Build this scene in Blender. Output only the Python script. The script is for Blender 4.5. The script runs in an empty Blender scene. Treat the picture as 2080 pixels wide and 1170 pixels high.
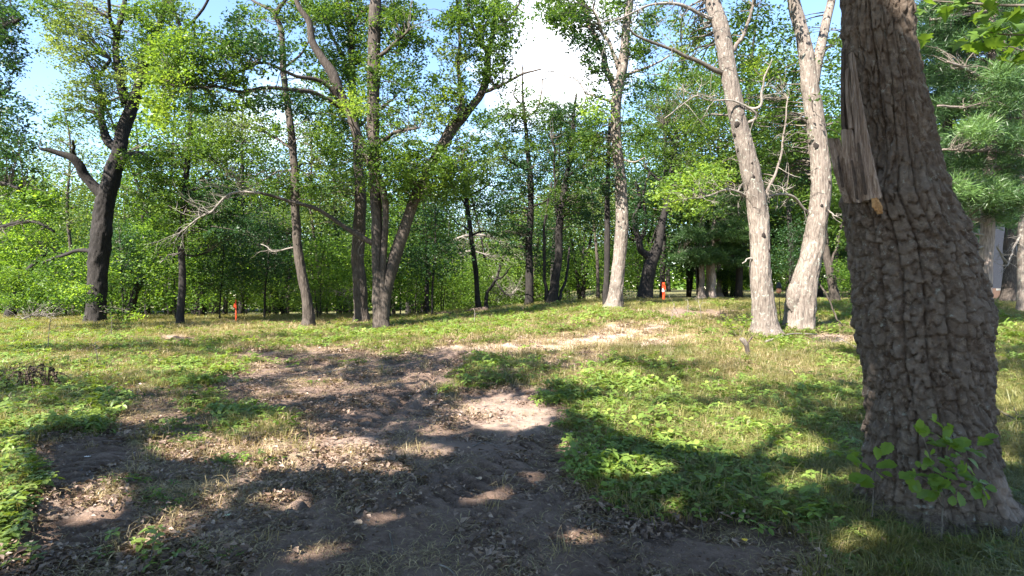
import bpy, math, random
import numpy as np
from mathutils import Vector

rng = np.random.default_rng(7)
random.seed(7)
sc = bpy.context.scene
COL = sc.collection
F = 1239.0          # focal length in pixels of the 2080 px wide photograph
EYE = 1.6
HX, HY = 1040.0, 585.0

# ------------------------------------------------------------------ camera
cd = bpy.data.cameras.new('camera')
cd.sensor_width = 36.0
cd.lens = F * 36.0 / 2080.0
cd.clip_start = 0.05
cd.clip_end = 1500
cam = bpy.data.objects.new('camera', cd)
COL.objects.link(cam)
cam.location = (0, 0, EYE)
cam.rotation_euler = (math.radians(90), 0, 0)
sc.camera = cam

# ------------------------------------------------------------------ light
SUN_EL = math.radians(43)
SUN_DIR = Vector((-0.56, -0.70, 0)).normalized()      # horizontal direction towards the sun
S = np.array([SUN_DIR.x * math.cos(SUN_EL), SUN_DIR.y * math.cos(SUN_EL), math.sin(SUN_EL)])
ld = bpy.data.lights.new('sun', 'SUN')
ld.energy = 5.0
ld.angle = math.radians(0.5)
ld.color = (1.0, 0.93, 0.82)
sun = bpy.data.objects.new('sun', ld)
COL.objects.link(sun)
sun.location = (-20, -25, 40)
sun.rotation_euler = Vector(S).to_track_quat('Z', 'Y').to_euler()

w = bpy.data.worlds.new('World')
sc.world = w
w.use_nodes = True
nt = w.node_tree
for n in list(nt.nodes):
    nt.nodes.remove(n)
N = nt.nodes.new
L = nt.links.new
sky = N('ShaderNodeTexSky')
sky.sky_type = 'NISHITA'
sky.sun_disc = False
sky.sun_elevation = SUN_EL
sky.sun_rotation = math.atan2(SUN_DIR.x, SUN_DIR.y)
sky.air_density = 1.0
sky.dust_density = 0.1
sky.ozone_density = 3.2
tc = N('ShaderNodeTexCoord')
mp = N('ShaderNodeMapping')
mp.inputs['Scale'].default_value = (1.0, 1.0, 1.7)
mp.inputs['Location'].default_value = (0.35, 0.1, 0.62)
nz = N('ShaderNodeTexNoise')
nz.inputs['Scale'].default_value = 1.9
nz.inputs['Detail'].default_value = 7
nz.inputs['Roughness'].default_value = 0.55
cr = N('ShaderNodeValToRGB')
cr.color_ramp.elements[0].position = 0.585
cr.color_ramp.elements[1].position = 0.72
mx = N('ShaderNodeMix')
mx.data_type = 'RGBA'
mx.inputs[7].default_value = (7.6, 7.9, 8.4, 1)
bg = N('ShaderNodeBackground')
bg.inputs['Strength'].default_value = 0.084
wo = N('ShaderNodeOutputWorld')
L(tc.outputs['Generated'], mp.inputs['Vector'])
L(mp.outputs[0], nz.inputs['Vector'])
bank = None
for (bx, by, wgt, lo) in ((1150, 50, .20, .984), (540, 250, .18, .988)):
    dv = Vector(((bx - HX) / F, 1, -(by - HY) / F)).normalized()
    dt = N('ShaderNodeVectorMath'); dt.operation = 'DOT_PRODUCT'
    dt.inputs[1].default_value = dv
    L(tc.outputs['Generated'], dt.inputs[0])
    mr = N('ShaderNodeMapRange'); mr.inputs[1].default_value = lo; mr.inputs[2].default_value = 1.0; mr.inputs[3].default_value = 0; mr.inputs[4].default_value = wgt
    L(dt.outputs['Value'], mr.inputs[0])
    ad = N('ShaderNodeMath'); ad.operation = 'ADD'
    L(mr.outputs[0], ad.inputs[0])
    L(bank if bank is not None else nz.outputs['Fac'], ad.inputs[1])
    bank = ad.outputs[0]
L(bank, cr.inputs[0])
L(cr.outputs[0], mx.inputs[0])
L(sky.outputs[0], mx.inputs[6])
L(mx.outputs[2], bg.inputs[0])
L(bg.outputs[0], wo.inputs[0])

sc.view_settings.view_transform = 'Standard'
sc.view_settings.look = 'None'
sc.view_settings.gamma = 1
sc.view_settings.use_curve_mapping = False
sc.view_settings.exposure = 2.38
sc.render.engine = 'CYCLES'
sc.cycles.max_bounces = 6
sc.cycles.diffuse_bounces = 4
sc.cycles.transmission_bounces = 5
sc.cycles.glossy_bounces = 2
sc.cycles.sample_clamp_indirect = 6
sc.cycles.use_denoising = True
sc.cycles.use_adaptive_sampling = False


# ------------------------------------------------------------------ numpy helpers
def _h(i, j, k, s):
    n = (i * 374761393 + j * 668265263 + k * 2147483647 + s * 974634777) & 0xFFFFFFFF
    n = (n ^ (n >> 13)) * 1274126177 & 0xFFFFFFFF
    n = (n ^ (n >> 16)) & 0xFFFFFFFF
    return n.astype(np.float64) / 4294967295.0


def vnoise(x, y, z=None, seed=0):
    x = np.asarray(x, float); y = np.asarray(y, float)
    z = np.zeros_like(x) if z is None else np.asarray(z, float)
    i, j, k = np.floor(x).astype(np.int64), np.floor(y).astype(np.int64), np.floor(z).astype(np.int64)
    fx, fy, fz = x - i, y - j, z - k
    fx, fy, fz = [t * t * (3 - 2 * t) for t in (fx, fy, fz)]
    out = 0
    for a in (0, 1):
        for b in (0, 1):
            for c in (0, 1):
                wgt = (fx if a else 1 - fx) * (fy if b else 1 - fy) * (fz if c else 1 - fz)
                out = out + wgt * _h(i + a, j + b, k + c, seed)
    return out * 2 - 1


def fbm(x, y, z=None, o=4, seed=0):
    r, a = 0, 1.0
    for q in range(o):
        r = r + a * vnoise(x * 2 ** q, y * 2 ** q, None if z is None else z * 2 ** q, seed + q * 17)
        a *= 0.5
    return r


def sstep(a, b, x):
    t = np.clip((np.asarray(x, float) - a) / (b - a), 0, 1)
    return t * t * (3 - 2 * t)


def gz(x, y):
    """height of the ground, without ruts"""
    x = np.asarray(x, float); y = np.asarray(y, float)
    side = sstep(-7, 5, x)
    z = 0.85 * sstep(8, 26, y) * side
    z = z - 2.6 * sstep(33, 62, y) * (1 - sstep(2, 14, x)) + 0.5 * sstep(60, 120, y) * side
    z = z + 0.06 * vnoise(x * 0.35, y * 0.35, seed=3) * sstep(1, 6, y) + 0.03 * vnoise(x * 1.1, y * 1.1, seed=4)
    return z


def P(px, py, Y):
    return np.array([(px - HX) / F * Y, Y, EYE - (py - HY) / F * Y])


def G(px, py):
    """where the ray through a pixel meets the ground"""
    Y = 1.0
    best = None
    ys = np.concatenate([np.arange(1.5, 12, 0.05), np.arange(12, 90, 0.2)])
    p = np.stack([(px - HX) / F * ys, ys, EYE - (py - HY) / F * ys])
    d = p[2] - gz(p[0], p[1])
    k = np.nonzero(d < 0)[0]
    q = k[0] if len(k) else len(ys) - 1
    return np.array([p[0][q], p[1][q], float(gz(p[0][q], p[1][q]))])


def proj(x, y, z):
    yy = np.maximum(y, 0.3)
    return HX + F * x / yy, HY - F * (z - EYE) / yy


def ell(px, py, es, soft=0.45):
    """soft union of ellipses (cx, cy, rx, ry, angle in degrees, strength)"""
    m = np.zeros_like(px)
    for e in es:
        cx, cy, rx, ry = e[:4]
        an = math.radians(e[4] if len(e) > 4 else 0)
        st = e[5] if len(e) > 5 else 1.0
        dx, dy = px - cx, py - cy
        u = (dx * math.cos(an) + dy * math.sin(an)) / rx
        v = (-dx * math.sin(an) + dy * math.cos(an)) / ry
        r = np.sqrt(u * u + v * v)
        m = np.maximum(m, st * (1 - sstep(1 - soft, 1 + soft, r)))
    return m


DIRT = [(170, 950, 110, 90), (160, 1110, 120, 110), (190, 1030, 90, 60), (900, 1100, 460, 130), (1065, 940, 130, 95), (520, 1050, 190, 120, 0, .85),
        (740, 960, 300, 60, -3, .75), (860, 770, 125, 42, -38), (650, 772, 230, 74, -5, .85), (760, 850, 160, 50, -10, .9), (1020, 830, 120, 48), (900, 880, 170, 60, 0, .9),
        (1080, 700, 200, 13, -4), (1240, 680, 150, 9, -6, .8), (1340, 694, 110, 9, -8, .8), (1290, 662, 90, 5, -6, .7), (1330, 706, 60, 6, 0, .6), (1180, 735, 90, 18, 0, .65), (300, 800, 160, 26, 0, .5), (560, 720, 130, 18, 0, .6), (480, 905, 160, 26, 0, .6), (1470, 1115, 170, 60, 8), (1010, 1010, 210, 130),
        (1400, 634, 110, 9), (1690, 690, 60, 12), (360, 692, 40, 10), (320, 860, 140, 50, 0, .6), (430, 950, 160, 60, 0, .65), (330, 1060, 150, 90, 0, .6), (560, 720, 120, 20, 0, .5), (1730, 660, 70, 9, 0, .6),
        (700, 1300, 1300, 180)]
DRY_SUN = [(1250, 680, 330, 42), (1400, 720, 220, 40), (600, 668, 260, 16), (160, 740, 220, 35, 0, .5), (1230, 760, 130, 40, 0, .7), (620, 905, 240, 45, 0, .4),
       (1600, 745, 280, 65, 0, .95), (1330, 750, 260, 40, 0, .75), (560, 690, 200, 20, 0, .6), (250, 700, 240, 22, 0, .45), (500, 1000, 150, 90, 0, .3), (1000, 690, 170, 14), (1020, 832, 95, 30, 0, .5), (180, 1010, 60, 30, 0, .5), (400, 907, 80, 12, 0, .5)]  # closing ovals paint pools of sunlight as paler ground
COVER = [(1450, 905, 340, 105), (1250, 800, 160, 60), (480, 770, 130, 60, 0, .8), (470, 850, 110, 40, 0, .7), (30, 950, 70, 260), (1010, 762, 90, 26), (110, 830, 130, 60, 0, .7),
         (330, 740, 260, 50, 0, .35), (800, 690, 260, 30, 0, .7), (1330, 950, 170, 80), (1560, 1020, 120, 80, 0, .8), (1720, 850, 130, 120, 0, .7), (330, 1150, 90, 40, 0, .9),
         (1600, 680, 120, 30, 0, .8), (1780, 640, 120, 30), (1100, 650, 260, 25, 0, .6), (2040, 700, 90, 40, 0, .7), (250, 700, 300, 25, 0, .35), (620, 830, 60, 20, 0, .5)]


def masks(x, y):
    z = gz(x, y)
    px, py = proj(x, y, z)
    wx = fbm(x * 1.3, y * 1.3, o=4, seed=11)
    wy = fbm(x * 1.3, y * 1.3, o=4, seed=31)
    sx = 34 * np.clip(6 / np.maximum(y, 1), .4, 2)
    qx, qy = px + wx * sx, py + wy * sx * .45
    front = (y > 0.8)
    d = ell(qx, qy, DIRT, .30)
    d = np.where(front, d, 0.5 + 0.5 * wx)
    d = np.clip(d + (.25 + .2 * sstep(8, 13, y)) * fbm(x * 4, y * 4, o=3, seed=5) * (d > .05), 0, 1)
    dr = np.where(front, ell(qx, qy, DRY_SUN, .5), 0.2)  # dry ground together with the painted sun pools
    cv = np.where(front, ell(qx, qy, COVER, .5), 0.3)
    return d, dr, cv * (1 - sstep(.25, .7, d))


# tyre tracks: (start, end, width, lug spacing, lug slant)
TR = []
for a, b, wd, sp, sl in (((730, 860), (930, 712), .55, .19, .5), ((930, 1015), (1170, 875), .85, .21, -.5), ((600, 1000), (900, 955), .75, .21, .3),
                         ((120, 1130), (215, 880), .5, .19, .2), ((560, 1060), (640, 920), .5, .16, .4)):
    A, B = G(*a), G(*b)
    TR.append((A[:2], B[:2], wd, sp, sl))


def fine(x, y):
    d, dr, cv = masks(x, y)
    z = gz(x, y)
    near = 1 - sstep(10, 24, y)
    z = z - 0.055 * sstep(.2, .75, d) * sstep(1.2, 2.2, y) * (1 - sstep(14, 24, y))
    z = z + d * near * (0.022 * fbm(x * 3, y * 3, o=3, seed=51) + 0.016 * fbm(x * 9, y * 9, o=4, seed=61) + .012 * np.maximum(0, vnoise(x * 16, y * 16, seed=66) - .35))
    z = z + (1 - d) * near * 0.022 * fbm(x * 5, y * 5, o=3, seed=71)
    for A, B, wd, sp, sl in TR:
        D = B - A
        Ln = np.linalg.norm(D); D = D / Ln
        s = (x - A[0]) * D[0] + (y - A[1]) * D[1]
        t = (x - A[0]) * -D[1] + (y - A[1]) * D[0]
        inside = (1 - sstep(wd * .42, wd * .56, np.abs(t))) * sstep(-.25, .15, s) * (1 - sstep(Ln - .15, Ln + .25, s))
        ph = (s + sl * np.abs(t) + .03 * vnoise(x * 5, y * 5, seed=9)) / sp
        fr = ph - np.floor(ph)
        lug = sstep(.0, .22, fr) * (1 - sstep(.62, .92, fr))
        amp = .6 + .4 * sstep(-.4, .4, vnoise(x * 2.1, y * 2.1, seed=19))
        z = z + inside * amp * (-0.10 + 0.115 * lug)
        z = z + 0.035 * np.exp(-((np.abs(t) - wd * .62) / .05) ** 2) * sstep(-.1, .2, s) * (1 - sstep(Ln - .2, Ln + .1, s)) * amp * (1 - .4 * np.sign(t))
    # a dark rut beside the long track, a clod of earth on the grass
    A, B = G(775, 838)[:2], G(945, 703)[:2]
    D = (B - A) / np.linalg.norm(B - A); Ln = np.linalg.norm(B - A)
    s = (x - A[0]) * D[0] + (y - A[1]) * D[1]
    t = (x - A[0]) * -D[1] + (y - A[1]) * D[0]
    z = z - 0.10 * np.exp(-((t + .03 * np.sin(s * 3)) / .07) ** 2) * sstep(0, .3, s) * (1 - sstep(Ln - .2, Ln, s))
    return z, d, dr, cv


# ------------------------------------------------------------------ materials
def mat(name, rough=0.85):
    m = bpy.data.materials.new(name)
    m.use_nodes = True
    t = m.node_tree
    b = t.nodes['Principled BSDF']
    b.inputs['Roughness'].default_value = rough
    b.inputs['Specular IOR Level'].default_value = 0.25
    return m, t, b


def ramp(t, fac, cols):
    r = t.nodes.new('ShaderNodeValToRGB')
    e = r.color_ramp.elements
    e[0].position, e[0].color = cols[0][0], (*cols[0][1], 1)
    e[1].position, e[1].color = cols[-1][0], (*cols[-1][1], 1)
    for p_, c_ in cols[1:-1]:
        q = e.new(p_); q.color = (*c_, 1)
    t.links.new(fac, r.inputs[0])
    return r.outputs[0]


def noise(t, scale, detail=5, rough=.6, vec=None, sc3=None):
    n = t.nodes.new('ShaderNodeTexNoise')
    n.inputs['Scale'].default_value = scale
    n.inputs['Detail'].default_value = detail
    n.inputs['Roughness'].default_value = rough
    if vec is None:
        c = t.nodes.new('ShaderNodeNewGeometry')
        vec = c.outputs['Position']
    if sc3:
        mpp = t.nodes.new('ShaderNodeMapping')
        mpp.inputs['Scale'].default_value = sc3
        t.links.new(vec, mpp.inputs['Vector'])
        vec = mpp.outputs[0]
    t.links.new(vec, n.inputs['Vector'])
    return n.outputs['Fac']


def mixc(t, fac, a, b):
    m = t.nodes.new('ShaderNodeMix')
    m.data_type = 'RGBA'
    for s_, v in ((0, fac), (6, a), (7, b)):
        if hasattr(v, 'is_output'):
            t.links.new(v, m.inputs[s_])
        else:
            m.inputs[s_].default_value = v if s_ == 0 else (*v, 1)
    return m.outputs[2]


def attr(t, name):
    a = t.nodes.new('ShaderNodeAttribute')
    a.attribute_name = name
    return a.outputs['Fac']


def bump(t, b, h, strength, dist):
    n = t.nodes.new('ShaderNodeBump')
    n.inputs['Strength'].default_value = strength
    n.inputs['Distance'].default_value = dist
    t.links.new(h, n.inputs['Height'])
    t.links.new(n.outputs[0], b.inputs['Normal'])


def leaf_mat(name, c0, c1, c2, trans=0.45, warm=(1.3, 1.15, .5), gloss=.45):
    m = bpy.data.materials.new(name)
    m.use_nodes = True
    t = m.node_tree
    for n in list(t.nodes):
        t.nodes.remove(n)
    out = t.nodes.new('ShaderNodeOutputMaterial')
    a = attr(t, 'tint')
    c = ramp(t, a, [(0, c0), (.5, c1), (1, c2)])
    big = noise(t, .55, 3, .6)
    hs = t.nodes.new('ShaderNodeHueSaturation')
    mr = t.nodes.new('ShaderNodeMapRange')
    mr.inputs[1].default_value = .3; mr.inputs[2].default_value = .7
    mr.inputs[3].default_value = .75; mr.inputs[4].default_value = 1.35
    t.links.new(big, mr.inputs[0])
    t.links.new(mr.outputs[0], hs.inputs['Value'])
    t.links.new(c, hs.inputs['Color'])
    pb = t.nodes.new('ShaderNodeBsdfPrincipled')
    pb.inputs['Roughness'].default_value = gloss
    pb.inputs['Specular IOR Level'].default_value = .35
    t.links.new(hs.outputs[0], pb.inputs['Base Color'])
    tr = t.nodes.new('ShaderNodeBsdfTranslucent')
    mu = t.nodes.new('ShaderNodeMix')
    mu.data_type = 'RGBA'; mu.blend_type = 'MULTIPLY'
    mu.inputs[0].default_value = 1
    t.links.new(hs.outputs[0], mu.inputs[6])
    mu.inputs[7].default_value = (*[x * 1.5 for x in warm], 1)
    t.links.new(mu.outputs[2], tr.inputs[0])
    ms = t.nodes.new('ShaderNodeMixShader')
    ms.inputs[0].default_value = trans
    t.links.new(pb.outputs[0], ms.inputs[1])
    t.links.new(tr.outputs[0], ms.inputs[2])
    t.links.new(ms.outputs[0], out.inputs[0])
    return m


M = {}
M['oak'] = leaf_mat('oak_leaf', (.024, .056, .014), (.060, .115, .022), (.13, .20, .036), .48)
M['dark'] = leaf_mat('dark_leaf', (.014, .038, .015), (.025, .065, .022), (.05, .11, .03), .35)
M['lime'] = leaf_mat('sun_toned_leaf', (.045, .09, .018), (.09, .16, .028), (.17, .25, .045), .5)  # brighter leaf copy; sunlight on crown patches is put into its green
M['olive'] = leaf_mat('thin_olive_leaf', (.06, .10, .035), (.10, .15, .05), (.15, .21, .07), .45)
M['under'] = leaf_mat('understory_leaf', (.022, .058, .014), (.072, .142, .024), (.18, .28, .045), .58)
M['pine'] = leaf_mat('pine_needles', (.015, .038, .013), (.036, .078, .024), (.095, .165, .045), .3, (1.1, 1.1, .6))
M['grass'] = leaf_mat('grass_blade', (.055, .070, .022), (.13, .135, .04), (.26, .225, .10), .32)
M['straw'] = leaf_mat('dry_grass_blade', (.12, .10, .05), (.24, .19, .10), (.38, .30, .18), .25)
M['cover'] = leaf_mat('ground_cover_leaf', (.055, .10, .020), (.125, .19, .035), (.22, .29, .06), .35)
M['litter'] = leaf_mat('dead_leaf', (.06, .038, .028), (.13, .085, .062), (.30, .22, .17), .15)


def bark_mat(name, c0, c1, c2, sc=(9, 9, 1.6), bs=.9, bd=.03, lich=None):
    m, t, b = mat(name, .9)
    tcn = t.nodes.new('ShaderNodeNewGeometry')
    f = noise(t, 3.0, 8, .68, tcn.outputs['Position'], sc)
    g = noise(t, 1.3, 3, .5, tcn.outputs['Position'])
    c = ramp(t, f, [(.3, c0), (.5, c1), (.72, c2)])
    h2 = t.nodes.new('ShaderNodeHueSaturation')
    mr = t.nodes.new('ShaderNodeMapRange')
    mr.inputs[1].default_value = .3; mr.inputs[2].default_value = .7
    mr.inputs[3].default_value = .7; mr.inputs[4].default_value = 1.25
    t.links.new(g, mr.inputs[0]); t.links.new(mr.outputs[0], h2.inputs['Value'])
    t.links.new(c, h2.inputs['Color'])
    c = h2.outputs[0]
    if lich:
        k = noise(t, 9, 4, .7, tcn.outputs['Position'])
        kk = ramp(t, k, [(.58, (0, 0, 0)), (.66, (1, 1, 1))])
        c = mixc(t, kk, c, lich)
    t.links.new(c, b.inputs['Base Color'])
    bump(t, b, f, bs, bd)
    return m


M['bark_dark'] = bark_mat('shade_toned_oak_bark', (.008, .007, .007), (.020, .017, .016), (.048, .042, .038))  # darkened so that the bark tone carries the shade on these trunks
M['bark_mid'] = bark_mat('grey_brown_bark', (.022, .017, .014), (.055, .044, .037), (.12, .10, .085))
M['bark_pale'] = bark_mat('pale_grey_bark', (.065, .050, .042), (.155, .128, .110), (.26, .225, .195), (10, 10, 1.4), 1.0, .04, (.27, .28, .24))
M['bark_pine'] = bark_mat('sun_toned_pine_bark', (.09, .07, .06), (.20, .16, .14), (.32, .27, .24))  # lightened so that the bark tone replaces sun missing on the trunks
M['dead'] = bark_mat('bleached_dead_wood', (.08, .068, .058), (.17, .150, .132), (.29, .265, .24), (6, 6, 6), .5, .01)
M['rot'] = bark_mat('rotten_wood', (.03, .02, .017), (.07, .05, .04), (.13, .09, .07), (6, 6, 6), .9, .03)
M['twig'] = bark_mat('twig_bark', (.05, .04, .035), (.10, .085, .07), (.17, .15, .125), (6, 6, 6), .3, .01)
M['splint'] = bark_mat('weathered_split_wood', (.08, .052, .038), (.22, .16, .125), (.42, .34, .285), (30, 30, 1.2), 1.0, .02)

# bark of the near oak: plates and lichen
m, t, b = mat('thick_oak_bark', .92)
pos = t.nodes.new('ShaderNodeNewGeometry').outputs['Position']
f = noise(t, 22, 8, .7, pos)
g = noise(t, 5, 4, .6, pos, (1, 1, .5))
c = ramp(t, f, [(.32, (.028, .017, .011)), (.5, (.086, .060, .044)), (.68, (.22, .178, .145))])
c = mixc(t, ramp(t, g, [(.40, (0, 0, 0)), (.62, (.55, .55, .55))]), c, (.105, .080, .063))
pl_ = t.nodes.new('ShaderNodeMath'); pl_.operation = 'MULTIPLY'; pl_.inputs[1].default_value = .55
t.links.new(attr(t, 'plate'), pl_.inputs[0])
c = mixc(t, pl_.outputs[0], c, (.165, .130, .105))
li = noise(t, 14, 5, .75, pos)
c = mixc(t, ramp(t, li, [(.60, (0, 0, 0)), (.68, (.7, .7, .7))]), c, (.27, .28, .25))
c = mixc(t, attr(t, 'peel'), c, mixc(t, noise(t, 30, 4, .7, pos), (.13, .09, .07), (.38, .30, .25)))
t.links.new(c, b.inputs['Base Color'])
bump(t, b, noise(t, 42, 8, .75, pos), 1.0, .022)
M['near_bark'] = m

# ground
m, t, b = mat('forest_soil', .95)
pos = t.nodes.new('ShaderNodeNewGeometry').outputs['Position']
n1 = noise(t, 1.1, 8, .62, pos); n2 = noise(t, 14, 7, .7, pos); n3 = noise(t, 55, 5, .7, pos)
soil = ramp(t, n2, [(.28, (.056, .035, .025)), (.5, (.128, .085, .064)), (.72, (.235, .165, .13))])
soil = mixc(t, ramp(t, n1, [(.35, (0, 0, 0)), (.65, (.8, .8, .8))]), soil, (.20, .14, .11))
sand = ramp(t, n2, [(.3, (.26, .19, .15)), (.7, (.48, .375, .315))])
turf = ramp(t, n2, [(.30, (.045, .055, .020)), (.48, (.10, .105, .04)), (.72, (.20, .165, .09))])
turf = mixc(t, ramp(t, n3, [(.45, (0, 0, 0)), (.62, (.7, .7, .7))]), turf, (.15, .12, .065))
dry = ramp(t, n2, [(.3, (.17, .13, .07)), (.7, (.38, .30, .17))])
soil = mixc(t, attr(t, 'dry'), soil, sand)  # paler soil where dry, and inside the painted sun pools
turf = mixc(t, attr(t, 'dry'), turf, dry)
chips = noise(t, 38, 2, .5, pos)
soil = mixc(t, ramp(t, chips, [(.66, (0, 0, 0)), (.70, (1, 1, 1))]), soil, (.26, .19, .13))
c = mixc(t, ramp(t, attr(t, 'dirt'), [(.25, (0, 0, 0)), (.6, (1, 1, 1))]), turf, soil)
t.links.new(c, b.inputs['Base Color'])
hh = t.nodes.new('ShaderNodeMath'); hh.operation = 'ADD'
t.links.new(n2, hh.inputs[0]); t.links.new(n3, hh.inputs[1])
bump(t, b, hh.outputs[0], .9, .03)
M['ground'] = m


def flat_mat(name, col, rough=.6, var=.15, scale=12):
    m, t, b = mat(name, rough)
    f = noise(t, scale, 4, .6)
    c = ramp(t, f, [(.3, tuple(x * (1 - var) for x in col)), (.7, tuple(min(1, x * (1 + var)) for x in col))])
    t.links.new(c, b.inputs['Base Color'])
    return m


M['red'] = flat_mat('red_orange_paint', (.62, .06, .02), .6, .3, 30)
M['ribbon'] = flat_mat('pale_pink_tape', (.85, .62, .58), .5)
M['black'] = flat_mat('black_metal', (.02, .02, .02), .4)
M['orange'] = flat_mat('faded_orange_plastic', (.70, .30, .18), .5)
M['siding'] = flat_mat('blue_grey_siding', (.03, .035, .05), .7)
M['white'] = flat_mat('white_paint', (.24, .25, .26), .6, .05)
M['roof'] = flat_mat('dark_roof', (.06, .06, .065), .8)
M['glass'] = flat_mat('dark_window_glass', (.03, .04, .06), .1)
M['brick'] = flat_mat('brown_foundation', (.10, .065, .055), .8)
M['fresh'] = flat_mat('fresh_broken_wood', (.27, .15, .065), .8, .4, 60)
M['knot'] = flat_mat('dark_knot', (.02, .016, .014), .95)


# ------------------------------------------------------------------ object helpers
def mesh_np(name, verts, faces, material, parent=None, attrs=None, smooth=False, matidx=None):
    """faces: (n,3) or (n,4) int array, or a list of such arrays"""
    me = bpy.data.meshes.new(name)
    verts = np.asarray(verts, np.float32)
    if isinstance(faces, np.ndarray):
        faces = [faces]
    faces = [f_ for f_ in faces if len(f_)]
    me.vertices.add(len(verts))
    me.vertices.foreach_set('co', verts.ravel())
    nl = sum(f_.size for f_ in faces)
    npoly = sum(len(f_) for f_ in faces)
    me.loops.add(nl)
    me.loops.foreach_set('vertex_index', np.concatenate([f_.ravel() for f_ in faces]).astype(np.int32))
    me.polygons.add(npoly)
    st, o = [], 0
    for f_ in faces:
        k = f_.shape[1]
        st.append(o + np.arange(len(f_)) * k)
        o += f_.size
    me.polygons.foreach_set('loop_start', np.concatenate(st).astype(np.int32))
    me.update(calc_edges=True)
    if smooth:
        me.shade_smooth()
    else:
        me.shade_flat()
    for k, (dom, v) in (attrs or {}).items():
        a = me.attributes.new(k, 'FLOAT', dom)
        a.data.foreach_set('value', np.asarray(v, np.float32))
    mats = material if isinstance(material, (list, tuple)) else [material]
    for q in mats:
        me.materials.append(q)
    if matidx is not None:
        me.polygons.foreach_set('material_index', np.asarray(matidx, np.int32))
    ob = bpy.data.objects.new(name, me)
    COL.objects.link(ob)
    if name == 'twig_spray':
        ob['kind'] = 'stuff'
    if parent is not None:
        ob.parent = parent
        ob.matrix_parent_inverse = parent.matrix_basis.inverted()   # parts are written in world coordinates
    return ob


def thing(name, loc, label, cat, group=None):
    o = bpy.data.objects.new(name, None)
    o.empty_display_size = .2
    COL.objects.link(o)
    o.location = loc
    o['label'] = label
    o['category'] = cat
    if group:
        o['group'] = group
    return o


def tag(o, label, cat, group=None, kind=None):
    if label: o['label'] = label
    if cat: o['category'] = cat
    if group: o['group'] = group
    if kind: o['kind'] = kind
    return o


class Geo:
    """collects tubes, boxes and loose faces into one mesh"""
    def __init__(s):
        s.v, s.q, s.t, s.n = [], [], [], 0

    def add(s, v, q=None, t=None):
        if q is not None and len(q): s.q.append(np.asarray(q) + s.n)
        if t is not None and len(t): s.t.append(np.asarray(t) + s.n)
        s.v.append(np.asarray(v, float)); s.n += len(v)

    def tube(s, pts, rad, k=8, wob=0.0, seed=0, cap=True, dfreq=3.0):
        pts = np.asarray(pts, float); rad = np.asarray(rad, float)
        n = len(pts)
        T = np.gradient(pts, axis=0)
        T /= np.linalg.norm(T, axis=1)[:, None] + 1e-9
        ref = np.array([0, 1.0, 0]) if abs(T[0][1]) < .8 else np.array([1.0, 0, 0])
        Nn = np.cross(T, ref); Nn /= np.linalg.norm(Nn, axis=1)[:, None] + 1e-9
        B = np.cross(T, Nn)
        an = np.linspace(0, 2 * math.pi, k, endpoint=False)
        dirs = np.cos(an)[None, :, None] * Nn[:, None, :] + np.sin(an)[None, :, None] * B[:, None, :]
        r = rad[:, None] * np.ones((1, k))
        if wob:
            c = pts[:, None, :] + dirs * rad[:, None, None]
            r = r * (1 + wob * fbm(c[..., 0] * dfreq, c[..., 1] * dfreq, c[..., 2] * dfreq * .5, o=3, seed=seed))
        v = (pts[:, None, :] + dirs * r[..., None]).reshape(-1, 3)
        i = np.arange(n - 1)[:, None] * k; j = np.arange(k)[None, :]
        a = i + j; b = i + (j + 1) % k
        q = np.stack([a, b, b + k, a + k], -1).reshape(-1, 4)
        tt = []
        if cap:
            v = np.vstack([v, pts[0], pts[-1]])
            e0, e1 = n * k, n * k + 1
            for jj in range(k):
                tt.append((e0, (jj + 1) % k, jj))
                tt.append((e1, (n - 1) * k + jj, (n - 1) * k + (jj + 1) % k))
        s.add(v, q, np.array(tt) if tt else None)

    def box(s, c, sz, rz=0.0):
        c = np.asarray(c, float); h = np.asarray(sz, float) / 2
        v = np.array([[x, y, z] for x in (-1, 1) for y in (-1, 1) for z in (-1, 1)], float) * h
        ca, sa = math.cos(rz), math.sin(rz)
        v = np.stack([v[:, 0] * ca - v[:, 1] * sa, v[:, 0] * sa + v[:, 1] * ca, v[:, 2]], 1) + c
        s.add(v, np.array([[0, 1, 3, 2], [4, 6, 7, 5], [0, 4, 5, 1], [2, 3, 7, 6], [0, 2, 6, 4], [1, 5, 7, 3]]))

    def build(s, name, material, parent=None, smooth=False, attrs=None):
        v = np.vstack(s.v)
        fs = []
        if s.q: fs.append(np.vstack(s.q))
        if s.t: fs.append(np.vstack(s.t))
        return mesh_np(name, v, fs, material, parent, attrs, smooth)


def smooth_line(pts, per=5):
    """Catmull-Rom through rows of pts (any columns)"""
    pts = np.asarray(pts, float)
    if len(pts) < 3:
        tt = np.linspace(0, 1, per * (len(pts) - 1) + 1)[:, None]
        return pts[0] * (1 - tt) + pts[-1] * tt
    ext = np.vstack([2 * pts[0] - pts[1], pts, 2 * pts[-1] - pts[-2]])
    out = []
    for i in range(1, len(ext) - 2):
        p0, p1, p2, p3 = ext[i - 1:i + 3]
        for t_ in np.linspace(0, 1, per, endpoint=False):
            out.append(.5 * (2 * p1 + (p2 - p0) * t_ + (2 * p0 - 5 * p1 + 4 * p2 - p3) * t_ ** 2 + (3 * p1 - p0 - 3 * p2 + p3) * t_ ** 3))
    out.append(pts[-1])
    return np.array(out)


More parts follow.
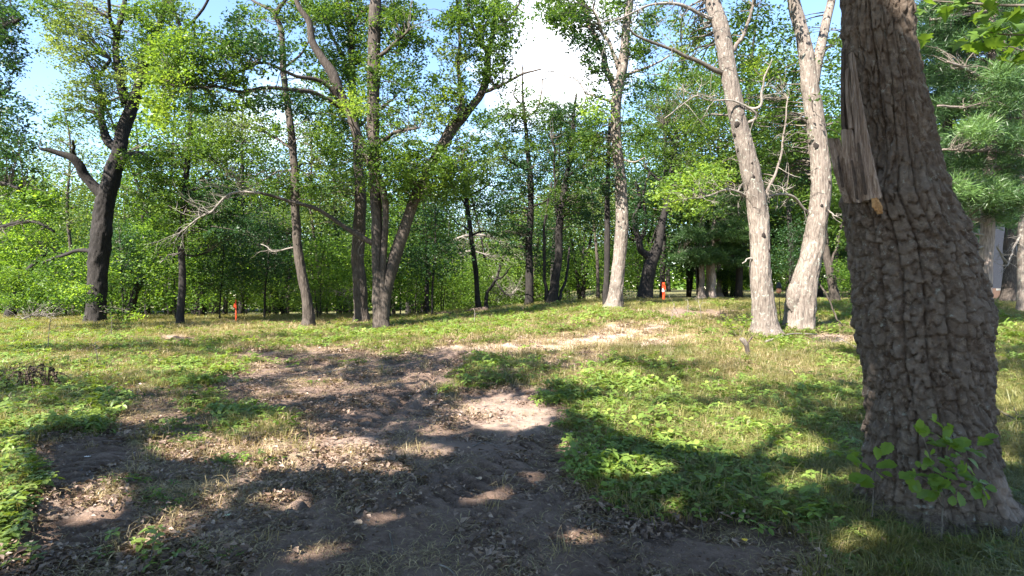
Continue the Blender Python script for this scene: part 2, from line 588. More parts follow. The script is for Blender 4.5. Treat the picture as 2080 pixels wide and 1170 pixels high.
def leaves(cent, size, tint, up=.45, aspect=.62, r=rng, droop=0.15):
    """folded four-cornered leaves; returns verts, quads, tint per face"""
    n = len(cent)
    nrm = r.normal(size=(n, 3)); nrm[:, 2] = np.abs(nrm[:, 2]) + up * 2
    nrm /= np.linalg.norm(nrm, axis=1)[:, None]
    d = r.normal(size=(n, 3)); d[:, 2] -= droop
    d -= nrm * (d * nrm).sum(1)[:, None]
    d /= np.linalg.norm(d, axis=1)[:, None] + 1e-9
    sd = np.cross(nrm, d)
    sz = (size * r.uniform(.65, 1.3, n))[:, None]
    a = cent - d * sz * .5
    tip = cent + d * sz * .5 - nrm * sz * .12
    l = cent + sd * sz * aspect * .5 + nrm * sz * .10 + d * sz * .08
    rr = cent - sd * sz * aspect * .5 + nrm * sz * .10 + d * sz * .08
    v = np.stack([a, rr, tip, l], 1).reshape(-1, 3)
    q = np.arange(4 * n).reshape(n, 4)
    return v, q, tint


def needles(cent, out, ln, wid, tint, r=rng):
    """thin triangles that point away from 'out' directions"""
    n = len(cent)
    d = out + r.normal(size=(n, 3)) * .45
    d /= np.linalg.norm(d, axis=1)[:, None] + 1e-9
    sd = np.cross(d, r.normal(size=(n, 3)))
    sd /= np.linalg.norm(sd, axis=1)[:, None] + 1e-9
    L_ = (ln * r.uniform(.7, 1.25, n))[:, None]
    v = np.stack([cent - sd * wid, cent + sd * wid, cent + d * L_], 1).reshape(-1, 3)
    return v, np.arange(3 * n).reshape(n, 3), tint


LAND = []    # (px, words) landmarks for labels


# ------------------------------------------------------------------ GROUND
ys = np.concatenate([-np.cumsum(1.0 * 1.07 ** np.arange(50))[::-1] * .12 + 1.9, np.arange(1.9, 10.2, .024)])
step, y0, far = .026, ys[-1], []
while y0 < 260:
    step *= 1.028; y0 += step; far.append(y0)
ys = np.concatenate([ys, far])
xs = list(np.arange(0, 3.7, .033)); step = .033
while xs[-1] < 190:
    step *= 1.055; xs.append(xs[-1] + step)
xs = np.array(xs); xs = np.concatenate([-xs[:0:-1], xs])
X, Yg = np.meshgrid(xs, ys)
Z, d_, dr_, cv_ = fine(X.ravel(), Yg.ravel())
nx, ny = len(xs), len(ys)
idx = np.arange(nx * ny).reshape(ny, nx)
qd = np.stack([idx[:-1, :-1], idx[:-1, 1:], idx[1:, 1:], idx[1:, :-1]], -1).reshape(-1, 4)
g_ = mesh_np('ground', np.stack([X.ravel(), Yg.ravel(), Z], 1), qd, M['ground'],
             attrs={'dirt': ('POINT', d_), 'dry': ('POINT', dr_), 'cover': ('POINT', cv_)}, smooth=True)
tag(g_, 'bare soil with tyre ruts and thin grass on the woodland floor', None, kind='structure')
print('ground quads', len(qd))


# ------------------------------------------------------------------ TREES traced from the photograph
def limb3(pts, Y0, dz=0.0, per=5, jag=0.0, seed=0):
    """pixel polyline (px, py, width px) -> 3-D points and radii; dz = change of depth along the limb"""
    pts = np.array(pts, float)
    L_ = smooth_line(pts, per)
    u = np.linspace(0, 1, len(L_))
    Y = Y0 + dz * u ** 1.2
    if jag:
        L_[1:-1, 0] += jag * vnoise(u[1:-1] * 9 + seed, u[1:-1] * 0 + seed, seed=seed)
        L_[1:-1, 1] += jag * .5 * vnoise(u[1:-1] * 9 + seed, u[1:-1] * 0 + seed + 5, seed=seed)
    p = np.stack([(L_[:, 0] - HX) / F * Y, Y, EYE - (L_[:, 1] - HY) / F * Y], 1)
    return p, L_[:, 2] / F * Y / 2


LEAFN = 0


# ground spots (photo pixels) that the sun reaches
SUNNY = [(560, 1010, 60, 16, -10), (760, 1040, 50, 12, -10), (980, 1000, 60, 12, -8), (1080, 960, 30, 10), (640, 1110, 70, 18, -12), (430, 1010, 40, 14, -20), (880, 870, 40, 10), (1170, 1080, 60, 14, 5), (1400, 1040, 60, 16, 5), (1500, 905, 200, 42, 6), (1310, 965, 80, 22), (1650, 1000, 90, 22), (1740, 1110, 70, 20), (1250, 840, 70, 22), (130, 742, 260, 26), (600, 666, 330, 15), (1290, 682, 260, 28), (1450, 705, 220, 36), (1020, 835, 95, 34), (1040, 700, 120, 11), (400, 907, 110, 26), (620, 915, 170, 34, -4), (185, 1012, 90, 42, -20),
         (20, 1010, 75, 150), (1480, 865, 150, 26, 4), (1290, 880, 40, 20), (640, 775, 60, 14), (730, 945, 100, 12), (400, 745, 160, 18), (840, 675, 200, 14), (1230, 770, 80, 24), (1640, 760, 120, 34),
         (1380, 800, 130, 16), (330, 1070, 80, 26, -30), (1760, 980, 60, 20), (850, 905, 60, 12), (300, 850, 60, 10), (1580, 930, 80, 16), (2040, 800, 50, 40), (2050, 930, 40, 40), (1690, 660, 80, 14), (550, 870, 50, 10), (1750, 700, 60, 14), (940, 640, 300, 8), (1150, 905, 30, 10),
         (700, 700, 200, 10), (50, 860, 60, 30), (470, 970, 60, 12, -20)]


def sun_reaches(p, es, prob, r, soft=.25):
    """which points would keep the sun off the ground spots es (photo pixels)"""
    z0 = 0.3
    t_ = (p[:, 2] - z0) / S[2]
    gx, gy = p[:, 0] - S[0] * t_, p[:, 1] - S[1] * t_
    zz = gz(gx, gy)
    t_ = (p[:, 2] - zz) / S[2]
    gx, gy = p[:, 0] - S[0] * t_, p[:, 1] - S[1] * t_
    px, py = proj(gx, gy, gz(gx, gy))
    s_ = np.minimum(1, 1.3 * ell(px, py, es, .32)) * (gy > .8)
    dap = sstep(.20, .40, .7 * vnoise(gx * 1.1, gy * .8, seed=71) + .6 * vnoise(gx * 3.2, gy * 2.2, seed=72) + .05)
    s_ = np.maximum(s_, .8 * dap * (.5 + .5 * sstep(5.5, 9, gy)))
    rel = p - np.array([3.5, 4.5, 3.5])
    al = rel @ S
    off = np.linalg.norm(rel - al[:, None] * S, axis=1)
    s_ = np.maximum(s_, (off < .85) & (al > 0))
    return r.uniform(size=len(p)) < s_ * prob


def foliage_cloud(blobs, Y0, anchors, arad, cover=1.15, leaf=.085, r=rng, spread=1.6, needle=False):
    """blobs: (cx, cy, rx, ry, tint centre, density). Sprays of leaves round twig ends, every twig joined to the nearest limb."""
    V, Q, T, TW = [], [], [], Geo()
    nv = 0
    for bl in blobs:
        cx, cy, rx, ry = bl[:4]
        tc_ = bl[4] if len(bl) > 4 else .45
        de = bl[5] if len(bl) > 5 else 1.0
        dY = bl[6] if len(bl) > 6 else 0.0
        if needle: de *= 3.0
        area = math.pi * rx * ry
        lp = (leaf * leaf * .20) * (F / Y0) ** 2
        n = max(12, int(cover * de * area / lp))
        per = 34
        nc = max(2, n // per)
        for c_ in range(nc):
            while True:
                a = r.uniform(-1, 1, 3)
                if (a ** 2).sum() < 1: break
            Yc = Y0 + dY + a[1] * spread
            c = P(cx + a[0] * rx, cy + a[2] * ry, Yc)
            rr_ = r.uniform(.18, .40) * (Y0 / 22) ** .3
            k = per
            q = r.normal(size=(k, 3)) * np.array([1, 1, .45]) * rr_ * .62
            tilt = r.normal() * .35
            q[:, 2] += q[:, 0] * tilt
            tint = np.clip(tc_ + r.normal() * .16 + r.normal(size=k) * .13, 0, 1)
            if needle:
                o = q / (np.linalg.norm(q, axis=1)[:, None] + 1e-6) + np.array([0, 0, .3])
                v, f_, tt = needles(c + q * .8, o, leaf * 1.7, leaf * .10, tint, r)
                V.append(v); Q.append(f_ + nv); T.append(tt); nv += len(v)
                v, f_, tt = needles(c + q * .5 + r.normal(size=(k, 3)) * .06, o, leaf * 1.8, leaf * .10, tint, r)
            else:
                w_ = c + q
                if cy + a[2] * ry < -8:
                    kk = ~sun_reaches(w_, SUNNY, .97, r)
                    w_, tint = w_[kk], tint[kk]
                    if not len(w_): continue
                v, f_, tt = leaves(w_, leaf, tint, r=r)
            V.append(v); Q.append(f_ + nv); T.append(tt); nv += len(v)
            if anchors is not None and (c_ % 2 == 0):
                dd = np.linalg.norm(anchors - c, axis=1)
                # prefer limbs that lie below or beside the spray
                dd = dd + np.maximum(0, anchors[:, 2] - c[2]) * .6
                j = int(np.argmin(dd))
                if dd[j] < 5.5:
                    A = anchors[j]; mid = (A + c) / 2 + np.array([r.normal() * .12, r.normal() * .12, .10 * dd[j]])
                    m1 = (A * .7 + mid * .3) + r.normal(size=3) * .05
                    ln = smooth_line(np.array([A, m1, mid, c]), 3)
                    r0 = min(arad[j] * .5, .012 + .010 * dd[j])
                    TW.tube(ln, np.linspace(r0, .004, len(ln)), 4, cap=False)
    return np.vstack(V), np.vstack(Q), np.concatenate(T), TW


def tree(name, label, Y, trunk, boughs=(), blobs=(), bark='bark_mid', leafm='oak', group=None, cat='tree', leaf=.125,
         cover=2.0, dead=(), wob=.10, flare=1.35, needle=False, k=14, knots=(), spread=1.6, seed=1, sides=9, lm=None, ws=1.0):
    r = np.random.default_rng(seed)
    trunk = [(a_, b_, c_ * ws) for a_, b_, c_ in trunk]
    base = P(trunk[0][0], trunk[0][1], Y)
    bz = float(gz(base[0], base[1]))
    root = thing(name, (base[0], base[1], bz), label, cat, group)
    if lm: LAND.append((trunk[0][0], lm))
    p, rd = limb3(trunk, Y, 0, 6, 2.0, seed)
    # make the foot meet the ground and widen into it
    hgt = p[:, 2] - bz
    foot = np.array([p[0][0], p[0][1], bz - .12])
    p = np.vstack([foot, p]); rd = np.concatenate([[rd[0] * 1.1], rd])
    p[1, 2] = max(p[1, 2], bz + .02) if p[2, 2] > bz + .05 else p[1, 2]
    h2 = np.maximum(0, p[:, 2] - bz)
    rd = rd * (1 + (flare - 1) * np.exp(-h2 / .28))
    g = Geo()
    if k >= 16:
        # fine rings with ridged bark relief on the larger trunks
        L_ = np.concatenate([[0], np.cumsum(np.linalg.norm(np.diff(p, axis=0), axis=1))])
        u = np.arange(0, L_[-1], .07)
        pp_ = np.stack([np.interp(u, L_, p[:, c_]) for c_ in range(3)], 1); rr_ = np.interp(u, L_, rd)
        kk = k * 3
        g.tube(pp_, rr_, kk, wob, seed, cap=True)
        v0 = g.v[0][:len(u) * kk].reshape(len(u), kk, 3)
        an = np.linspace(0, 2 * math.pi, kk, endpoint=False)[None, :] * np.ones((len(u), 1))
        ug = u[:, None] * np.ones((1, kk))
        rel = -.07 * (1 - sstep(0, .5, np.abs(np.sin(an * 9 + 2.2 * vnoise(an * 2, ug * 1.6, seed=seed) + 1.2 * vnoise(an * 5, ug * 5, seed=seed + 1))))) + .05 * fbm(an * 4, ug * 5, o=3, seed=seed + 2) + .10 * np.exp(-ug / .5) * np.sin(an * 4 + seed)
        v0 += (v0 - pp_[:, None, :]) * rel[..., None]
    else:
        g.tube(p, rd, k, wob, seed, cap=True)
    g.build('trunk', M[bark], root, smooth=True)
    anc, ar = [p[4:]], [rd[4:]]
    for i, bo in enumerate(boughs):
        dz = r.uniform(-1.6, 1.6)
        opt = {}
        if isinstance(bo, dict):
            opt = bo; bo = opt['p']; dz = opt.get('dz', dz)
        bp, br = limb3([(a_, b_, c_ * ws) for a_, b_, c_ in bo], opt.get('Y', Y), dz, 5, 2.5, seed + i + 3)
        g = Geo(); g.tube(bp, br, sides, wob, seed + i, cap=True)
        bb = g.build('bough', M[opt.get('mat', bark)], root, smooth=True)
        if 'label' in opt: bb['label'] = opt['label']
        anc.append(bp[2:]); ar.append(br[2:])
        if opt.get('twigs'):
            tg = Geo()
            twiggy(tg, bp, br, r, opt['twigs'], opt.get('tl', .9), opt.get('dir'))
            tb = tg.build('twig_spray', M[opt.get('tmat', 'dead')], bb, smooth=False)
    for kx, ky, kw in knots:
        c = P(kx, ky, Y)
        # put the knot on the camera side of the trunk
        j = int(np.argmin(np.abs(p[:, 2] - c[2])))
        c[1] = p[j, 1] - rd[j] * math.sqrt(max(.05, 1 - min(.95, ((c[0] - p[j, 0]) / rd[j]) ** 2))) * .96
        kr = kw / F * Y / 2 * .75
        g = Geo()
        an = np.linspace(0, 2 * math.pi, 9, endpoint=False)
        ring = np.stack([c[0] + np.cos(an) * kr * r.uniform(.5, 1.15, 9), np.full(9, c[1]) - .01, c[2] + np.sin(an) * kr * r.uniform(1.0, 1.5, 9)], 1)
        rin = (ring - c) * .55 + c + np.array([0, -.035, 0])
        v = np.vstack([ring + np.array([0, .03, 0]), rin, c + np.array([0, -.015, 0])])
        q = [[i, (i + 1) % 9, 9 + (i + 1) % 9, 9 + i] for i in range(9)]
        t_ = [[9 + i, 9 + (i + 1) % 9, 18] for i in range(9)]
        g.add(v, np.array(q), np.array(t_)); g.build('knot', M['knot'], root, smooth=True)
    if blobs:
        A, R_ = np.vstack(anc), np.concatenate(ar)
        groups = {}
        for bl in blobs:
            mm = bl[7] if len(bl) > 7 else leafm  # lime patches carry sunlight in their leaf colour
            groups.setdefault(mm, []).append(bl)
        for mm, bs in groups.items():
            V, Q, T, TW = foliage_cloud(bs, Y, A, R_, cover, leaf, r, spread, needle)
            mesh_np('foliage', V, Q, M[mm], root, {'tint': ('FACE', T)})
            global LEAFN
            LEAFN += len(Q)
            if TW.v:
                TW.build('twig_spray', M['twig'], root)
    return root


def twiggy(tg, bp, br, r, n, tl, dr=None):
    """bare side twigs with forks along a limb"""
    for _ in range(n):
        j = r.integers(1, len(bp))
        A = bp[j]
        d = r.normal(size=3)
        if dr is not None: d = d * .7 + np.array(dr)
        d /= np.linalg.norm(d)
        Ln = tl * r.uniform(.4, 1.2)
        pts = [A]
        dd = d.copy()
        for s_ in range(5):
            dd = dd + r.normal(size=3) * r.uniform(.12, .45); dd /= np.linalg.norm(dd)
            pts.append(pts[-1] + dd * Ln / 5)
        r0 = min(br[j] * .6, .011)
        tg.tube(np.array(pts), np.linspace(r0, .003, 6), 4, cap=False)
        for f_ in range(3):
            k_ = r.integers(2, 5)
            B = pts[k_]; e = dd + r.normal(size=3) * .8; e /= np.linalg.norm(e)
            q = [B, B + e * Ln * .18, B + e * Ln * .33 + r.normal(size=3) * .03]
            tg.tube(np.array(q), np.array([r0 * .5, r0 * .35, .002]), 3, cap=False)


# -- left: the dark oak, its shade deepened in the bark colour
tree('oak_tree', 'large dark forked oak with a broken pale stub limb reaching left', 26,
     [(193, 658, 36), (197, 600, 39), (200, 540, 40), (205, 470, 42), (216, 400, 38), (232, 345, 33), (243, 310, 30), (250, 270, 28), (266, 228, 26), (280, 190, 23), (292, 130, 20), (318, 70, 16), (336, 0, 14), (350, -120, 10)],
     [{'p': [(214, 400, 30), (186, 372, 22), (165, 345, 20), (148, 322, 17), (115, 310, 12), (80, 301, 7)], 'dz': -1.0},
      {'p': [(250, 300, 26), (222, 290, 20), (206, 240, 15), (209, 200, 13), (196, 165, 9), (225, 120, 7)], 'dz': .8},
      [(258, 212, 24), (244, 165, 18), (236, 120, 15), (236, 80, 13), (246, 35, 11), (256, 0, 9), (262, -80, 6)],
      [(240, 75, 12), (224, 40, 8), (222, 0, 7), (216, -60, 5)],
      [(247, 325, 20), (268, 313, 12), (290, 312, 9), (309, 326, 6)],
      [(208, 520, 14), (170, 508, 9), (120, 520, 7), (85, 535, 5)],
      [(148, 322, 10), (150, 300, 7), (148, 285, 4)],
      [(345, 5, 12), (362, 40, 8), (372, 60, 6), (420, 5, 6), (440, -60, 5)]],
     [(140, 80, 62, 70, .6, .8, 0, 'olive'), (210, 130, 45, 55, .5, .45), (165, 190, 72, 40, .4, .8, 0, 'olive'), (140, 240, 60, 22, .35, .6), (265, 60, 40, 50, .5, .45), (262, 140, 44, 44, .6, .8, 0, 'olive'),
      (230, 205, 40, 26, .4, .6), (330, 60, 50, 60, .5, .6), (290, 20, 60, 30, .5, .5), (330, 130, 36, 40, .5, .6), (100, 10, 60, 30, .4, .7), (290, 330, 60, 30, .4, .5), (180, 30, 60, 34, .45, .6, 0, 'olive'), (300, 90, 40, 50, .45, .7), (200, 250, 40, 30, .4, .6), (330, 20, 60, 30, .4, .8), (210, -80, 120, 60, .5, .4),
      (230, 640, 60, 14, .7, .6, 0, 'under'), (160, 600, 40, 30, .7, .4, -1.5, 'under')],
     bark='bark_dark', seed=11, ws=.90, k=17, lm='the big dark forked oak', wob=.12)

# -- the tree whose crown hangs in at the left edge
tree('oak_tree', 'dark leafy oak whose crown hangs in over the left edge', 21,
     [(-95, 690, 40), (-92, 560, 36), (-100, 420, 32), (-90, 250, 28), (-80, 100, 24), (-70, -100, 18)],
     [[(-92, 420, 20), (-50, 380, 14), (0, 372, 9), (50, 385, 6)], [(-90, 250, 18), (-30, 210, 12), (20, 180, 7)], [(-82, 120, 16), (-20, 70, 10), (40, 40, 6)],
      [(-92, 500, 16), (-30, 470, 10), (60, 450, 6), (110, 470, 5)]],
     [(10, 40, 55, 55, .35, 1.0), (15, 110, 42, 45, .35, .9), (-10, 190, 45, 40, .3, .7), (30, 230, 55, 30, .3, .5), (10, 285, 70, 34, .35, .8), (20, 340, 70, 40, .45, .9), (-50, 60, 70, 130, .4, .5),
      (60, 420, 90, 50, .5, .9, 0, 'under'), (10, 500, 70, 50, .6, .8, 0, 'under'), (-60, -60, 110, 60, .4, .5)],
     bark='bark_dark', leafm='dark', seed=12)

# -- slim trunk
tree('young_oak_tree', 'slim straight dark-trunked tree between the big forked oak and the leaning trunk', 25,
     [(366, 658, 17), (370, 560, 16), (369, 480, 15), (373, 410, 14), (381, 345, 12), (388, 280, 10), (386, 200, 8), (392, 120, 6), (396, 40, 4)],
     [[(372, 420, 6), (345, 408, 4), (300, 400, 3)], [(376, 380, 6), (410, 360, 4), (440, 340, 3)], [(371, 515, 5), (395, 520, 4), (425, 510, 3)],
      {'p': [(371, 512, 4), (340, 520, 3), (325, 535, 2)], 'mat': 'dead', 'dz': -.6}],
     [(335, 330, 70, 40, .45, .9), (400, 280, 60, 50, .45, .8), (330, 400, 60, 46, .55, 1), (430, 400, 70, 46, .4, 1, 0, 'dark'), (370, 470, 60, 40, .5, .8), (400, 200, 50, 40, .4, .7, 0, 'dark'), (450, 460, 60, 40, .35, .8, 0, 'dark')],
     bark='bark_dark', seed=13, ws=.85, k=10, sides=6, lm='the slim dark trunk')

# -- leaning trunk with forked top
tree('oak_tree', 'tall single-stemmed tree leaning left with a high fork, brown foot in sun', 24,
     [(627, 652, 28), (622, 600, 25), (612, 545, 24), (604, 480, 22), (602, 420, 21), (598, 370, 20), (596, 330, 19), (592, 280, 19), (584, 220, 17), (576, 160, 16), (573, 100, 15), (568, 55, 14), (557, 22, 13)],
     [[(560, 26, 12), (536, 12, 8), (505, -8, 6), (480, -60, 5)], [(560, 26, 13), (576, 4, 9), (586, -30, 7), (600, -90, 5)],
      [(598, 345, 6), (620, 332, 4), (660, 338, 3)], [(590, 300, 7), (540, 270, 5), (500, 262, 3)],
      [(576, 140, 6), (610, 110, 5), (640, 60, 4)],
      {'p': [(603, 500, 5), (560, 510, 3), (530, 496, 2)], 'mat': 'dead', 'twigs': 7, 'tl': .8, 'dir': (-.5, 0, -.2)},
      {'p': [(597, 345, 5), (560, 350, 4), (520, 375, 3), (490, 380, 2)], 'mat': 'dead', 'twigs': 14, 'tl': 1.0, 'dir': (-.3, 0, -.6)}],
     [(470, 250, 70, 36, .4, .7, 0, 'olive'), (500, 320, 60, 30, .3, .65), (555, 270, 40, 30, .3, .4), (520, 30, 50, 26, .4, .6), (610, 60, 40, 50, .35, .45), (640, 260, 40, 40, .35, .7), (640, 130, 40, 40, .3, .5),
      (560, -60, 110, 50, .4, .5), (540, 200, 50, 30, .3, .35), (620, 380, 50, 40, .4, .7), (665, 320, 40, 40, .45, .8), (600, 20, 50, 30, .35, .8), (530, 90, 40, 30, .35, .6), (440, 300, 60, 40, .45, .8), (530, 380, 60, 34, .4, .7), (610, 180, 36, 50, .3, .5)],
     bark='bark_mid', seed=14, ws=.80, k=16, lm='the leaning brown-footed trunk')

# -- straight grooved trunk behind the multi-stemmed maple
tree('oak_tree', 'straight thick furrowed trunk close behind the many-stemmed maple', 26.5,
     [(735, 640, 38), (730, 580, 36), (727, 520, 34), (731, 450, 33), (733, 400, 31), (727, 330, 27), (722, 260, 23), (716, 180, 20), (712, 90, 17), (706, 0, 14), (700, -120, 10)],
     [[(714, 150, 12), (690, 100, 8), (655, 40, 6)], [(722, 260, 10), (760, 230, 7), (800, 200, 4)], [(708, 60, 10), (740, 20, 7), (790, -20, 5)]],
     [(680, 60, 50, 70, .4, .8), (735, 70, 40, 60, .45, .8), (690, 170, 44, 50, .4, .7), (740, -60, 110, 50, .4, .6), (700, 260, 40, 40, .4, .7), (668, 380, 50, 30, .4, .7), (650, 20, 50, 30, .4, .9), (700, 20, 60, 36, .35, .9), (770, 30, 50, 40, .3, .9), (720, 130, 50, 40, .35, .8), (690, 230, 40, 30, .3, .7), (800, 150, 40, 40, .3, .7)],
     bark='bark_mid', seed=15, ws=.74, lm='the thick furrowed trunk', k=18)

# -- the multi-stemmed maple in the middle
tree('maple_tree', 'many-stemmed maple with grey foot, spreading forks and one long dead bough', 22,
     [(774, 664, 36), (772, 645, 30), (768, 610, 24), (765, 560, 20), (765, 500, 21), (765, 440, 23), (762, 380, 22), (760, 310, 24), (757, 240, 24), (760, 170, 26), (762, 90, 26), (764, 0, 24), (768, -120, 18)],
     [{'p': [(780, 655, 24), (784, 590, 24), (798, 530, 25), (815, 477, 25), (838, 415, 23), (862, 365, 22), (895, 305, 22), (922, 255, 24), (948, 225, 18), (975, 190, 16), (988, 150, 14), (990, 110, 13), (1002, 70, 10), (1010, 0, 8), (1015, -80, 6)], 'dz': 1.2},
      {'p': [(776, 650, 20), (776, 560, 14), (781, 480, 13), (782, 430, 13), (776, 380, 16), (752, 330, 20), (730, 280, 19), (708, 225, 17), (690, 190, 18), (676, 150, 22), (655, 118, 17), (636, 85, 15), (628, 45, 13), (606, 10, 10), (590, -60, 8)], 'dz': -1.3},
      {'p': [(760, 497, 11), (728, 478, 11), (700, 462, 9), (668, 440, 8), (640, 424, 8), (600, 412, 7), (560, 400, 6), (520, 390, 5)], 'dz': -1.6, 'mat': 'bark_mid', 'twigs': 12, 'tl': .8, 'dir': (-.6, 0, .1), 'label': 'long dead bough arching out to the left'},
      {'p': [(530, 392, 5), (505, 390, 5), (480, 391, 5), (458, 400, 5), (440, 420, 4), (425, 432, 4), (400, 445, 3), (370, 470, 2)], 'dz': -.8, 'mat': 'dead', 'twigs': 34, 'tl': 1.3, 'dir': (-.9, 0, -.35), 'label': 'bleached twiggy end of the long dead bough', 'Y': 20.4},
      {'p': [(708, 225, 14), (670, 205, 10), (640, 188, 9), (600, 183, 8), (540, 178, 7), (490, 186, 6), (440, 176, 5), (390, 180, 4), (345, 170, 3)], 'dz': -5.0},
      {'p': [(690, 200, 12), (650, 165, 9), (600, 155, 7), (540, 128, 6), (500, 140, 5), (450, 160, 4)], 'dz': -3.5},
      [(930, 245, 14), (938, 190, 10), (930, 140, 8), (934, 70, 7), (928, 0, 6), (922, -60, 4)],
      [(975, 190, 9), (1020, 172, 6), (1060, 150, 5), (1100, 140, 3)],
      [(842, 420, 9), (870, 380, 6), (920, 350, 4)], [(764, 300, 10), (800, 270, 7), (850, 260, 4)], [(762, 120, 10), (800, 90, 7), (830, 60, 5)],
      [(990, 110, 8), (960, 60, 6), (950, 0, 5)], [(1002, 70, 7), (1040, 30, 5), (1060, -10, 4)]],
     [(795, 50, 44, 46, .35, .8), (830, 100, 44, 40, .35, .7), (830, 20, 50, 30, .3, .7), (770, 130, 40, 40, .4, .6), (820, 170, 30, 26, .3, .6), (740, 200, 34, 40, .5, .8),
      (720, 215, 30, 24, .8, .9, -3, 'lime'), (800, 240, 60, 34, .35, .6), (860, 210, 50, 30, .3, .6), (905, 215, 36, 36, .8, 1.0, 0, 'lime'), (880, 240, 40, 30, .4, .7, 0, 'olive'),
      (915, 120, 40, 44, .4, .7, 0, 'olive'), (955, 40, 50, 44, .35, .9), (1015, 30, 44, 36, .4, .8), (985, 90, 40, 50, .3, .7), (1030, 110, 30, 44, .4, .5), (1010, 170, 40, 30, .3, .45), (960, 150, 30, 40, .4, .5),
      (840, 330, 100, 46, .45, 1.3, -1, 'oak'), (920, 350, 70, 50, .5, 1.1), (800, 380, 70, 30, .5, .9), (880, 390, 60, 30, .5, .8), (700, 330, 40, 40, .4, .6), (990, 250, 40, 24, .3, .5),
      (350, 110, 50, 50, .5, .9, -4.2, 'lime'), (400, 70, 44, 30, .35, .8, -4, 'oak'), (330, 185, 40, 50, .6, 1.0, -4.6, 'lime'), (370, 150, 50, 36, .3, .9, -4.2, 'lime'), (325, 245, 26, 30, .7, 1.1, -4.8, 'lime'),
      (440, 110, 60, 34, .25, .9, -3.8, 'oak'), (500, 90, 60, 30, .3, .9, -3.4, 'dark'), (480, 150, 60, 26, .3, .8, -3.4, 'oak'), (560, 110, 40, 30, .3, .7, -3, 'dark'), (440, 210, 70, 24, .4, .7, -3.8, 'oak'),
      (530, 205, 50, 22, .3, .6, -3, 'dark'), (620, 210, 40, 24, .3, .6, -2, 'dark'), (470, 40, 40, 20, .3, .6, -3, 'dark'), (640, 30, 40, 30, .3, .5), (850, -70, 180, 50, .4, .6), (660, 160, 30, 30, .3, .5), (915, 60, 40, 50, .35, .6), (980, 20, 60, 34, .3, .9), (1040, 60, 36, 40, .35, .6), (1000, 140, 40, 36, .3, .7), (940, 200, 40, 30, .35, .6), (870, 170, 44, 30, .3, .6), (830, 60, 50, 50, .3, .6), (760, 300, 44, 40, .35, .7), (960, 300, 50, 34, .35, .8)],
     bark='bark_mid', seed=16, lm='the many-stemmed maple', leaf=.12, flare=1.15, k=18)

# -- slim tree, then the two dark trunks in the middle
tree('young_oak_tree', 'slim dark tree standing before the bright clearing', 33,
     [(972, 616, 14), (968, 570, 14), (962, 520, 13), (956, 470, 12), (950, 420, 11), (944, 370, 8), (938, 320, 6)],
     [[(954, 468, 6), (925, 450, 4), (900, 420, 3)], [(956, 480, 6), (985, 470, 4), (1010, 480, 3)], [(951, 430, 5), (935, 400, 4), (905, 370, 3)], [(948, 400, 5), (985, 380, 4), (1000, 370, 2)]],
     [(930, 380, 50, 30, .5, .8), (890, 410, 44, 30, .6, .6), (1000, 420, 44, 36, .4, .8, 0, 'dark'), (975, 350, 40, 30, .5, .6)],
     bark='bark_dark', seed=17, ws=.78, k=9, sides=6, lm='the slim tree before the clearing')
tree('oak_tree', 'dark upright tree with a bare forked top, right of the bright clearing', 31,
     [(1074, 618, 22), (1075, 560, 20), (1076, 480, 18), (1077, 400, 16), (1075, 330, 13), (1070, 270, 10), (1064, 225, 8), (1060, 180, 5), (1062, 130, 3)],
     [{'p': [(1066, 240, 6), (1090, 225, 5), (1098, 190, 4), (1104, 150, 3), (1130, 145, 2)], 'mat': 'twig', 'twigs': 16, 'tl': 1.1, 'dir': (0, 0, .5), 'tmat': 'twig'},
      {'p': [(1063, 215, 5), (1045, 195, 4), (1050, 160, 2)], 'mat': 'twig', 'twigs': 12, 'tl': 1.0, 'dir': (0, 0, .6), 'tmat': 'twig'},
      [(1076, 420, 7), (1105, 410, 4), (1120, 390, 3)], [(1076, 350, 7), (1040, 330, 5), (1010, 300, 3)]],
     [(1060, 295, 50, 34, .35, .8), (1085, 350, 56, 40, .35, .8, 0, 'dark'), (1035, 400, 44, 44, .35, .8, 0, 'dark'), (1005, 320, 44, 40, .5, .55, 0, 'olive'), (1035, 230, 34, 34, .35, .8), (1110, 240, 36, 34, .35, .8), (1010, 250, 40, 34, .35, .7), (1070, 200, 24, 40, .35, .5), (1030, 480, 50, 40, .4, .9, 0, 'dark')],
     bark='bark_dark', seed=18, ws=.78, k=10, sides=6, lm='the dark tree with the bare forked top')
tree('oak_tree', 'dark slightly bent tree with a thin second stem leaving its foot', 30,
     [(1122, 616, 30), (1128, 560, 22), (1135, 500, 21), (1140, 430, 19), (1147, 370, 16), (1158, 310, 13), (1165, 240, 9), (1172, 190, 5)],
     [[(1112, 612, 10), (1106, 560, 8), (1106, 480, 7), (1110, 420, 6), (1120, 370, 5)], [(1134, 612, 9), (1150, 560, 7), (1156, 500, 5)], [(1136, 450, 9), (1126, 400, 7), (1128, 320, 5), (1120, 280, 4)], [(1150, 360, 7), (1180, 340, 5), (1210, 330, 3)]],
     [(1150, 235, 50, 30, .3, .85, 0, 'dark'), (1180, 280, 44, 40, .4, .8), (1130, 300, 40, 40, .3, .6, 0, 'dark'), (1185, 350, 50, 40, .35, .8, 0, 'dark'), (1150, 410, 50, 40, .4, .7), (1190, 430, 40, 40, .3, .8, 0, 'dark'), (1110, 220, 30, 24, .3, .4)],
     bark='bark_dark', seed=19, ws=.78, k=11, sides=6, lm='the bent dark tree')

